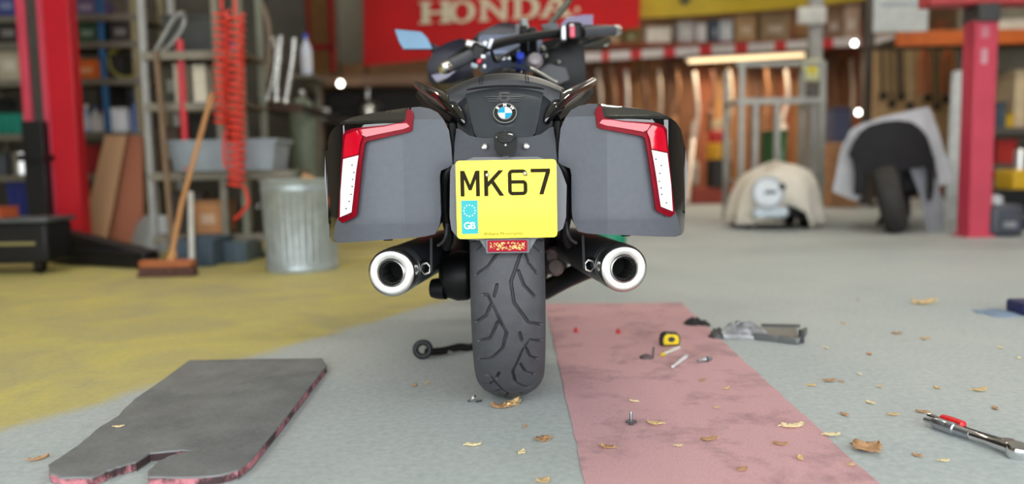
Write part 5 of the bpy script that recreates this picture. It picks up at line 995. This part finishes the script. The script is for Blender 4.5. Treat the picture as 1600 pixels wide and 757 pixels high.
MB().box((rp_.x, YP + .09, .01), (.22, .22, .02)).build('foot_plate', M_lift2, post); MB().box((rp_.x - .02, YP - .004, at(1536, 88, YP).z), (.05, .006, .12)).build('worn_sticker', rgbm((206, 150, 158), .6), post); MB().box((rp_.x - .02, YP - .004, at(1536, 50, YP).z), (.06, .006, .09)).build('worn_sticker', rgbm((196, 120, 132), .6), post)
zb1 = at(1530, 22, YP).z; bmz = thing('red_beam', (at(1560, 0, YP).x, YP + .1, zt + .12), 'faded red overhead beam lying on the red post', 'beam')
MB().box((rp_.x + .9, YP + .1, zt + .22), (2.7, .2, .2)).build('web', rgbm((176, 58, 62), .5), bmz, bevel=.01); MB().box((rp_.x + .9, YP + .1, zt + .32), (2.7, .26, .03)).build('flange', rgbm((176, 58, 62), .5), bmz)
rk = thing('pallet_rack', (at(1590, 60, 8.8).x, 9.1, 0), 'orange beamed shelving behind the red post', 'rack'); xl, xr = at(1400, 60, 8.9).x, at(1760, 60, 8.9).x
for y_, h_, c_ in ((58, .16, (204, 100, 36)), (205, .08, (90, 84, 78)), (262, .08, (90, 84, 78)), (330, .08, (70, 66, 62))):
    z_ = at(1560, y_, 8.9).z; x0b = xl if y_ == 58 else at(1552, 200, 8.9).x
    MB().box(((x0b + xr) / 2, 8.9, z_), (xr - x0b, .06, h_)).build('beam', rgbm(c_, .5), rk, bevel=.006); MB().box(((x0b + xr) / 2, 9.3, z_ + .0), (xr - x0b, .76, .03)).build('shelf', M_shelf, rk)
for x_ in (1553, 1700): MB().box((at(x_, 100, 8.9).x, 8.95, 1.6), (.08, .08, 3.2)).build('upright', rgbm((110, 116, 116), .5), rk, bevel=.005)
MB().box(((at(1552, 200, 8.9).x + xr) / 2, 9.68, 1.5), (xr - at(1552, 200, 8.9).x, .03, 3)).build('back_sheet', rgbm((132, 124, 108), .7), rk)
z_ = lambda y_: at(1560, y_, 8.9).z
carton('storage_box', 'long cream box on top of the orange beam', 'box', (at(1600, 40, 8.9).x, .6, z_(58) + .015, .2), 9.0, (214, 206, 188), .4, tape=False)
SB = [(1558, 1572, 160, 205, (70, 84, 96), 'blue grey box on the shelving right of the red post'), (1573, 1586, 178, 205, (206, 164, 40), 'yellow box on the shelving right of the red post'), (1586, 1604, 110, 205, (206, 184, 148), 'tall cream panel box on the shelving at the right edge'), (1560, 1590, 218, 262, (176, 40, 34), 'red box on the middle shelf right of the red post'), (1592, 1612, 226, 262, (60, 56, 54), 'charcoal box on the middle shelf at the right edge'), (1558, 1570, 280, 330, (150, 150, 150), 'grey box on the lower shelf right of the red post'), (1572, 1612, 262, 300, (170, 30, 34), 'wide red box on the lower shelf at the right edge')]
for a, b, t_, bt, c_, lb in SB:
    zz = z_(bt) + .015 if lb[:4] != 'wide' else z_(330) + .015
    carton('storage_box', lb, 'box', span(a, b, t_, bt, 8.95, zz), 8.96, c_, .35, tape=False)
v = thing('yellow_stand', (at(1602, 330, 7.6).x, 7.7, 0), 'yellow and black machine stand at the right edge', 'machine'); p = at(1606, 310, 7.6); MB().box((p.x, 7.75, .42), (.3, .3, .2)).build('motor', rgbm((216, 170, 30), .5), v, bevel=.02); MB().box((p.x - .1, 7.75, .2), (.5, .34, .26)).build('base', M_iron, v, bevel=.02); MB().lathe([(.05, 0), (.05, .2), (.03, .22), (0, .22)], (p.x, 7.75, .5), n=16).build('spindle', M_steel, v)
b0 = fp(1562, 372); v = thing('dark_motor_unit', (b0.x + .08, b0.y + .2, 0), 'dark slate motor unit beside the foot of the red post', 'machine'); MB().box((b0.x + .1, b0.y + .2, .13), (.28, .3, .26)).build('body', rgbm((66, 70, 80), .5), v, bevel=.05, segs=3); MB().lathe([(.06, 0), (.06, .06), (.03, .08), (0, .08)], (b0.x + .06, b0.y + .18, .255), n=18).build('cap', rgbm((190, 192, 194), .4), v); MB().box((b0.x + .1, b0.y + .04, .1), (.1, .012, .05)).build('plate', rgbm((130, 132, 136), .4), v)
MB().bar((b0.x + .22, b0.y + .1, .1), (b0.x + .8, b0.y + .02, .1), .1, .09).build('arm', M_iron, v, bevel=.01)
gl = at(945, 376, 4.6); v = thing('green_jug', (gl.x, 4.6, 0), 'green plastic jug on the floor behind the right muffler', 'jug'); MB().lathe([(.10, 0), (.115, .02), (.115, .22), (.09, .29), (.04, .33), (.035, .36)], (at(948, 400, 4.6).x, 4.6, 0), n=22).build('body', rgbm((16, 134, 100), .5), v); MB().lathe([(.042, .35), (.042, .39), (0, .39)], (at(948, 400, 4.6).x, 4.6, 0), n=16).build('cap', rgbm((20, 110, 84), .5), v)

# ================================================================== things on the floor
# foam kneeling mat
MT = [(295, 563), (400, 561), (503, 560), (511, 571), (478, 612), (440, 660), (392, 718), (372, 734), (345, 742), (300, 746), (232, 745), (230, 737), (246, 722), (268, 711), (302, 704), (285, 703), (234, 708), (212, 722), (195, 726), (168, 735), (145, 746), (96, 746), (77, 738), (76, 726), (92, 716), (122, 696), (155, 668), (185, 650), (192, 640), (215, 620), (262, 588)]
mz = .022; top = [on_floor(x, y, mz) for x, y in MT]
poly = []
for i in range(len(top)):
    a, b = top[i], top[(i + 1) % len(top)]
    for k_ in range(4):
        q = a.lerp(b, k_ / 4); poly.append((q.x + random.uniform(-.001, .001), q.y + random.uniform(-.0015, .0015)))
M_foam = mat('foam_grey_skin', (116, 117, 116), .8, var=.18, scale=10, bump=.5); wear(M_foam, (84, 87, 88), .52, .72, .7, 7)
M_fpink = mat('foam_pink_core', (184, 116, 124), .85, var=.2, scale=40, bump=.5); wear(M_fpink, (46, 36, 38), .45, .55, .95, 9)
mt = thing('kneeling_mat', (-.8, 2.05, 0), 'worn grey foam kneeling mat with a notched end and pink edges', 'mat')
MB().slab(poly, .017, mz).build('skin', M_foam, mt, smooth=0, bevel=.003)
cx_, cy_ = sum(p[0] for p in poly) / len(poly), sum(p[1] for p in poly) / len(poly)
MB().slab([(cx_ + (x - cx_) * .997, cy_ + (y - cy_) * .997) for x, y in poly], .003, .0172).build('core', M_fpink, mt, smooth=0, label='torn pink foam core')
MB().slab(poly, 0, .003).build('underside', M_foam, mt, smooth=0)

# dry leaves: cupped ragged blades with a stem, each its own thing
LEAFM = [mat('leaf_tan', (204, 174, 124), .7, var=.2, scale=60), mat('leaf_brown', (178, 138, 98), .75, var=.25, scale=60), mat('leaf_pale', (222, 204, 158), .7, var=.15, scale=60)]
def leaf(px_, py_, size, rz, m, label, group=None, squash=.5, name='dry_leaf'):
    c = on_floor(px_, py_); n = 12; L = []; cr, sr = math.cos(rz), math.sin(rz); rnd = random.Random(int(px_ * 7 + py_))
    rows = []
    for i in range(n + 1):
        t = i / n; w_ = squash * size * .5 * math.sin(PI * t) ** .7 * (1 + .35 * rnd.uniform(-1, 1)) + .0004; x = (t - .5) * size
        row = []
        for u in (-1, -.5, 0, .5, 1):
            y = w_ * u; z = .002 + size * .16 * abs(u) ** 1.5 * rnd.uniform(.3, 1) + size * .12 * (2 * t - 1) ** 2 * rnd.uniform(.5, 1.2)
            row.append((c.x + x * cr - y * sr, c.y + x * sr + y * cr, z + (.0025 if .13 < c.x < .75 and c.y < 3.5 else 0)))
        rows.append(row)
    t_ = thing(name, c, label, 'leaf', group); b = MB(); b.loft(rows, closed=False)
    o = b.build('blade', m, t_, smooth=40); s_ = o.modifiers.new('thickness', 'SOLIDIFY'); s_.thickness = .0012; s_.offset = 1
    e = Vector(rows[0][2]); MB().tube([e, e + Vector((-cr * size * .1, -sr * size * .1, .001)), e + Vector((-cr * size * .17, -sr * size * .14, -.001))], .0011, 6).build('stem', m, t_)
LV = [(1353, 705, .062, .3, 1, 'large curled brown leaf beside the pink strip, near the bottom right', 1.0), (1443, 476, .105, .0, 0, 'largest tan leaf, lying far back on the grey floor at the right', .32), (785, 638, .055, .2, 1, 'brown leaf lying in front of the rear tyre', .55), (802, 634, .06, 1.0, 0, 'yellowish leaf touching the front of the rear tyre', .5), (849, 689, .038, .4, 1, 'small brown leaf on grey floor left of the pink strip', .8), (740, 698, .034, .05, 2, 'thin pale leaf at the bottom, left of the tyre line', .4), (850, 754, .026, .3, 0, 'tan leaf at the very bottom edge below the tyre', .8), (1023, 666, .036, -.3, 0, 'tan leaf on the pink strip just right of the upright bolt', .5), (1107, 691, .036, .15, 1, 'brown leaf on the pink strip below the middle', .5), (1238, 671, .05, 0, 2, 'wide pale leaf near the right edge of the pink strip', .4), (949, 703, .032, -.4, 1, 'brown leaf at the left edge of the pink strip', .6), (1220, 698, .03, -.3, 1, 'curled brown leaf on the pink strip, right of centre', .4), (1296, 597, .036, .1, 1, 'brown leaf on grey floor just right of the pink strip', .5), (1300, 684, .036, 0, 2, 'pale thin leaf on the grey floor beyond the pink strip corner', .4), (1530, 612, .042, .1, 0, 'tan leaf on grey floor above the torque wrench', .45), (1441, 646, .03, -.5, 1, 'thin brown leaf just left of the torque wrench tip', .35), (186, 668, .022, .2, 2, 'pale yellow leaf lying on the grey kneeling mat', .5), (60, 720, .04, .7, 1, 'tan leaf left of the kneeling mat', .3), (1395, 650, .026, -.2, 0, 'small tan leaf left of the torque wrench, mid floor', .45), (1402, 523, .036, 0, 1, 'brown leaf back on the grey floor, left of the largest leaf pair', .5), (1446, 531, .036, .1, 0, 'tan leaf back on the grey floor below the largest leaf', .5)]
for x_, y_, s_, r_, mi, lb, sq in LV:
    leaf(x_, y_, s_, r_ + (PI if int(x_) % 2 else 0), LEAFM[mi], lb, 'dry leaves on the floor', sq)
    if y_ == 668:
        for o in bpy.data.objects['kneeling_mat'].users_scene: pass
# the one on the mat is raised onto it
for o in bpy.data.objects:
    if o.get('label') == 'pale yellow leaf lying on the grey kneeling mat': o.location.z += mz - .001; o.location = on_floor(186, 668, mz) + Vector((0, 0, -.001))
SM = [(1318, 507), (1358, 555), (1343, 586), (1375, 606), (1315, 598), (1360, 631), (1465, 608), (1320, 650), (1592, 561), (1546, 690), (1433, 714), (1475, 722), (1118, 640), (1097, 597), (990, 630), (1250, 720), (1160, 738), (1205, 478), (1268, 604), (820, 668), (815, 709), (668, 600), (648, 604), (1562, 545), (1330, 730), (1555, 640), (1060, 700), (1135, 610), (1340, 470), (1290, 545)]
for i, (x_, y_) in enumerate(SM): leaf(x_, y_, random.uniform(.012, .024), random.uniform(0, 6.28), LEAFM[i % 3], 'tiny crumb of dry leaf scattered on the floor', 'tiny leaf crumbs', .55, 'leaf_crumb')

# bolts, clips, tape measure
pz_ = .0025
def bolt_up(px_, py_, label, h=.03, par=None):
    c = on_floor(px_, py_, pz_); t = thing('flanged_bolt', (c.x, c.y, pz_), label, 'bolt')
    MB().lathe([(.0, 0), (.006, 0), (.006, .006), (.0135, .0065), (.0135, .009), (.006, .0095)], c, n=24).build('flange', rgbm((96, 98, 102), .35, .8), t); MB().lathe([(.0034, .009), (.0036, .012), (.0036, h), (.0025, h + .002), (0, h + .002)], c, n=14).build('shank', rgbm((150, 152, 156), .3, .8), t)
    for k_ in range(6): MB().lathe([(.0036, .014 + k_ * .0026), (.0042, .0152 + k_ * .0026), (.0036, .0164 + k_ * .0026)], c, n=12).build('thread', rgbm((150, 152, 156), .3, .8), t)
bolt_up(986, 664, 'flanged steel bolt standing head down on the pink strip')
c = on_floor(738, 630); t = thing('star_fastener', (c.x, c.y, 0), 'small steel push fastener on grey floor left of the tyre', 'fastener'); ax_ = Vector((.7, -.3, .6)).normalized(); ctr = Vector((c.x, c.y, .012))
MB().tube([ctr - ax_ * .014, ctr + ax_ * .012], .003, 10).build('shank', rgbm((60, 62, 66), .4, .6), t); MB().lathe([(0, 0), (.010, 0), (.011, .002), (.004, .005), (0, .005)], ctr, (-.6, -.2, .75), 20).build('washer', rgbm((190, 194, 198), .3, .8), t); MB().bar(ctr + Vector((.01, 0, -.009)), ctr + Vector((.024, .01, -.010)), .004).build('pin', rgbm((90, 92, 96), .4, .6), t)
c = on_floor(1048, 541, pz_); tm = thing('tape_measure', (c.x, c.y, pz_), 'yellow and black tape measure on the pink strip', 'tape measure')
q = [(-.033, 0), (.028, 0), (.033, .006), (.033, .03), (.024, .043), (-.018, .046), (-.03, .038), (-.035, .02)]
MB().prism([(c.x + a, pz_ + b) for a, b in q], c.y, c.y + .032).build('case', rgbm((24, 24, 24), .5), tm, bevel=.004); MB().prism([(c.x + .002 + a * .8, pz_ + .004 + b * .8) for a, b in q], c.y - .003, c.y + .035).build('shell', rgbm((228, 200, 12), .45), tm, bevel=.003, label='yellow shell')
MB().prism([(c.x + .002 + .012 * math.cos(2 * PI * i / 20), pz_ + .023 + .009 * math.sin(2 * PI * i / 20)) for i in range(20)], c.y - .0045, c.y).build('badge', rgbm((40, 38, 20), .5), tm); MB().box((c.x + .036, c.y + .016, pz_ + .004), (.01, .016, .002)).build('tape_hook', M_steel, tm)
def rod(name, label, cat, a, b, prof, m, z=.0):
    a = on_floor(*a, pz_); b = on_floor(*b, pz_); d = (b - a).normalized(); L = (b - a).length; R__ = max(r for r, _ in prof); t = thing(name, (a.x, a.y, pz_ + z), label, cat)
    MB().lathe([(r, h * L) for r, h in prof], a + Vector((0, 0, R__ + z)), d, 16).build('shaft', m, t); return t, a + Vector((0, 0, R__ + z)), d, L
t, a, d, L = rod('screwdriver_bit', 'pale bit with yellow tip below the tape measure', 'bit', (1034, 558), (1062, 546), [(0, 0), (.004, 0), (.006, .2), (.006, .95), (0, 1)], rgbm((206, 204, 196), .4)); MB().lathe([(0, -.004), (.005, -.002), (.0066, .012), (0, .012)], a, d, 14).build('tip', rgbm((224, 192, 30), .4), t)
t, a, d, L = rod('socket_tube', 'white plastic tube lying diagonal on the pink strip', 'tube', (1051, 577), (1073, 560), [(0, 0), (.0045, 0), (.005, .3), (.006, .5), (.0065, 1), (0, 1)], rgbm((204, 202, 204), .4)); MB().lathe([(.0066, L * .9), (.0072, L * .92), (.0072, L), (0, L)], a, d, 14).build('collar', rgbm((170, 168, 170), .4), t)
t, a, d, L = rod('steel_socket', 'small steel socket at the right of the loose tools on the pink strip', 'socket', (1090, 568), (1110, 564), [(0, 0), (.004, 0), (.004, .4), (.0075, .5), (.0075, 1), (0, 1)], rgbm((170, 172, 176), .3, .8)); MB().lathe([(.0077, L * .6), (.008, L * .62), (.008, L * .7), (.0077, L * .72)], a, d, 14).build('groove', M_dark, t)
c = on_floor(1014, 560, pz_); t = thing('panel_clip', (c.x, c.y, pz_), 'dark panel clip with upright pin on the pink strip left of the tape measure', 'clip'); MB().lathe([(.0, 0), (.022, 0), (.02, .006), (.008, .012), (0, .012)], (c.x - .008, c.y, pz_), n=20).build('base', rgbm((84, 70, 72), .6), t); MB().bar((c.x + .012, c.y, pz_ + .001), (c.x + .015, c.y, pz_ + .036), .006, .004).build('pin', rgbm((70, 66, 68), .5), t)
for (x_, y_), lb in (((966, 521), 'small red plastic plug on the pink strip behind the clip'), ((900, 519), 'small dark red plug on the pink strip beside the tyre')):
    c = on_floor(x_, y_, pz_); t = thing('red_plug', (c.x, c.y, pz_), lb, 'plug'); MB().lathe([(0, 0), (.009, 0), (.009, .005), (.006, .007), (.006, .014), (0, .015)], c, n=14).build('body', rgbm((196, 30, 40), .4), t); MB().lathe([(0, .014), (.003, .014), (.003, .018), (0, .018)], c, n=8).build('nib', rgbm((150, 20, 30), .4), t)
c = on_floor(1084, 508); t = thing('crumpled_rag', (c.x, c.y, 0), 'small black crumpled rag at the far right corner of the pink strip', 'rag')
def lump(c, rx, ry, rz, amp, seed, n=20, m_=12):
    rnd = random.Random(seed); ph = [rnd.uniform(0, 6) for _ in range(6)]; rows = []
    for i in range(1, m_):
        e = PI / 2 * i / m_; rows.append([(c.x + rx * math.cos(e) * (1 + amp * math.sin(3 * a + ph[0]) + amp * math.sin(7 * a + 5 * e + ph[1])) * math.cos(a), c.y + ry * math.cos(e) * (1 + amp * math.sin(4 * a + ph[2])) * math.sin(a), c.z + rz * math.sin(e) * (1 + amp * math.sin(5 * a + ph[3]) + amp * math.sin(3 * e * 3 + 2 * a + ph[4]))) for a in [2 * PI * j / n for j in range(n)]])
    base = [(p[0], p[1], c.z) for p in rows[0]]; return MB().loft([base] + rows)
lump(Vector((c.x, c.y, 0)), .04, .03, .024, .18, 3).build('cloth', rgbm((40, 38, 40), .8), t, smooth=60); lump(Vector((c.x + .035, c.y - .02, 0)), .02, .018, .018, .2, 5).build('tail', rgbm((40, 38, 40), .8), t, smooth=60)
# grey bag with metal bracket
a = on_floor(1160, 530); t = thing('plastic_bag', (a.x, a.y, 0), 'crumpled silvery grey plastic bag on the grey floor', 'bag'); lump(Vector((a.x + .005, a.y + .035, 0)), .085, .05, .045, .16, 11, 40, 18).build('film', mat('bag_silver', (128, 128, 130), .3, var=.5, scale=40, coat=.4), t, smooth=40); lump(Vector((a.x - .075, a.y + .03, 0)), .035, .03, .03, .15, 12).build('bag_end', rgbm((60, 60, 60), .5), t, smooth=50)
t = thing('metal_bracket', (on_floor(1220, 532).x, on_floor(1220, 532).y, 0), 'grey metal bracket frame beside the crumpled plastic bag', 'bracket'); PT = [(1150, 523), (1180, 531), (1215, 535), (1246, 539), (1258, 522)]
q = [on_floor(*v) + Vector((0, 0, .012)) for v in PT]
for u, v in zip(q[:-1], q[1:]): MB().bar(u, v, .014, .022).build('rail', rgbm((120, 122, 122), .35, .7), t, bevel=.002)
u = on_floor(1190, 511); v = on_floor(1250, 512); MB().bar(u + Vector((0, 0, .006)), v + Vector((0, 0, .006)), .01, .01).build('rail', rgbm((96, 96, 94), .4, .6), t); MB().slab([(w2.x, w2.y) for w2 in (on_floor(1185, 514), on_floor(1245, 514), on_floor(1248, 534), on_floor(1200, 531))], .001, .004).build('plate', rgbm((138, 136, 130), .5, .4), t); MB().bar(on_floor(1252, 536) + Vector((0, 0, .0)), on_floor(1252, 536) + Vector((0, 0, .045)), .014, .02).build('upright_lug', rgbm((60, 60, 62), .4, .6), t, bevel=.002)
# torque wrench and ratchet
a = on_floor(1462, 671) + Vector((0, 0, .0145)); b = on_floor(1592, 717) + Vector((0, 0, .0145)); d = b - a; L = d.length; d.normalize(); t = thing('torque_wrench', (a.x, a.y, 0), 'long chrome torque wrench lying at the bottom right', 'wrench')
MB().lathe([(.0, -.03), (.0055, -.03), (.006, -.012), (.011, -.006), (.0135, 0), (.0145, .02), (.0125, .03), (.0145, .032), (.0145, .05), (.0115, .052), (.011, .09)], a, d, 24).build('handle', rgbm((168, 172, 176), .25, .9), t, label='knurled steel handle')
MB().lathe([(.0105, .085), (.0105, L * .72), (.0125, L * .74), (.0125, L * .86), (.0145, L * .88), (.0145, L * .95)], a, d, 20).build('shaft', M_chrome, t); h_ = b - d * .004
MB().lathe([(.0, -.008), (.018, -.008), (.0215, -.003), (.0215, .015), (.018, .02), (0, .02)], h_ + Vector((0, 0, -.006)), (0, -.25, 1), 28).build('head', M_chrome, t)
MB().box(a + d * .075 + Vector((.0, .02, -.002)), (.06, .01, .01), rz=math.atan2(d.y, d.x)).build('scale_window', M_steel, t)
off = Vector((.016, .062, -.003)); a2 = a + off + d * .0; t = thing('ratchet_handle', (a2.x, a2.y, 0), 'small ratchet with red grip lying behind the torque wrench', 'ratchet')
MB().lathe([(0, -.004), (.006, 0), (.0072, .01), (.005, .03), (.005, .035)], a2, d, 16).build('tip', M_chrome, t); MB().lathe([(.005, .03), (.011, .034), (.012, .06), (.011, .088), (.005, .092)], a2 + Vector((0, -.006, .004)), d, 18).build('grip', rgbm((206, 24, 28), .35), t, label='red grip')
MB().lathe([(.005, .088), (.0045, .12), (.0055, L * .8), (.006, L * .95)], a2 + Vector((0, -.010, 0)), d, 16).build('shaft', rgbm((70, 72, 74), .3, .9), t); MB().lathe([(0, -.006), (.012, -.006), (.014, 0), (.012, .006), (0, .006)], a2 + d * (L * .98) + Vector((0, -.008, .002)), (0, 0, 1), 22).build('ratchet_head', rgbm((150, 150, 152), .3, .9), t)
# blue bundle at the right edge
c = on_floor(1596, 496); t = thing('blue_case', (c.x, c.y + .05, 0), 'dark blue case with red side at the right edge of the floor', 'case'); MB().box((c.x + .075, c.y + .06, .03), (.13, .12, .05)).build('body', rgbm((30, 34, 84), .5), t, bevel=.01); MB().box((c.x + .1, c.y + .0, .026), (.05, .02, .05)).build('side', rgbm((150, 30, 60), .5), t, bevel=.004)
tag(lump(on_floor(1560, 490), .085, .09, .008, .15, 21).build('blue_cloth', rgbm((120, 140, 164), .8), smooth=60), 'flat pale blue cloth beside the dark blue case', 'cloth')
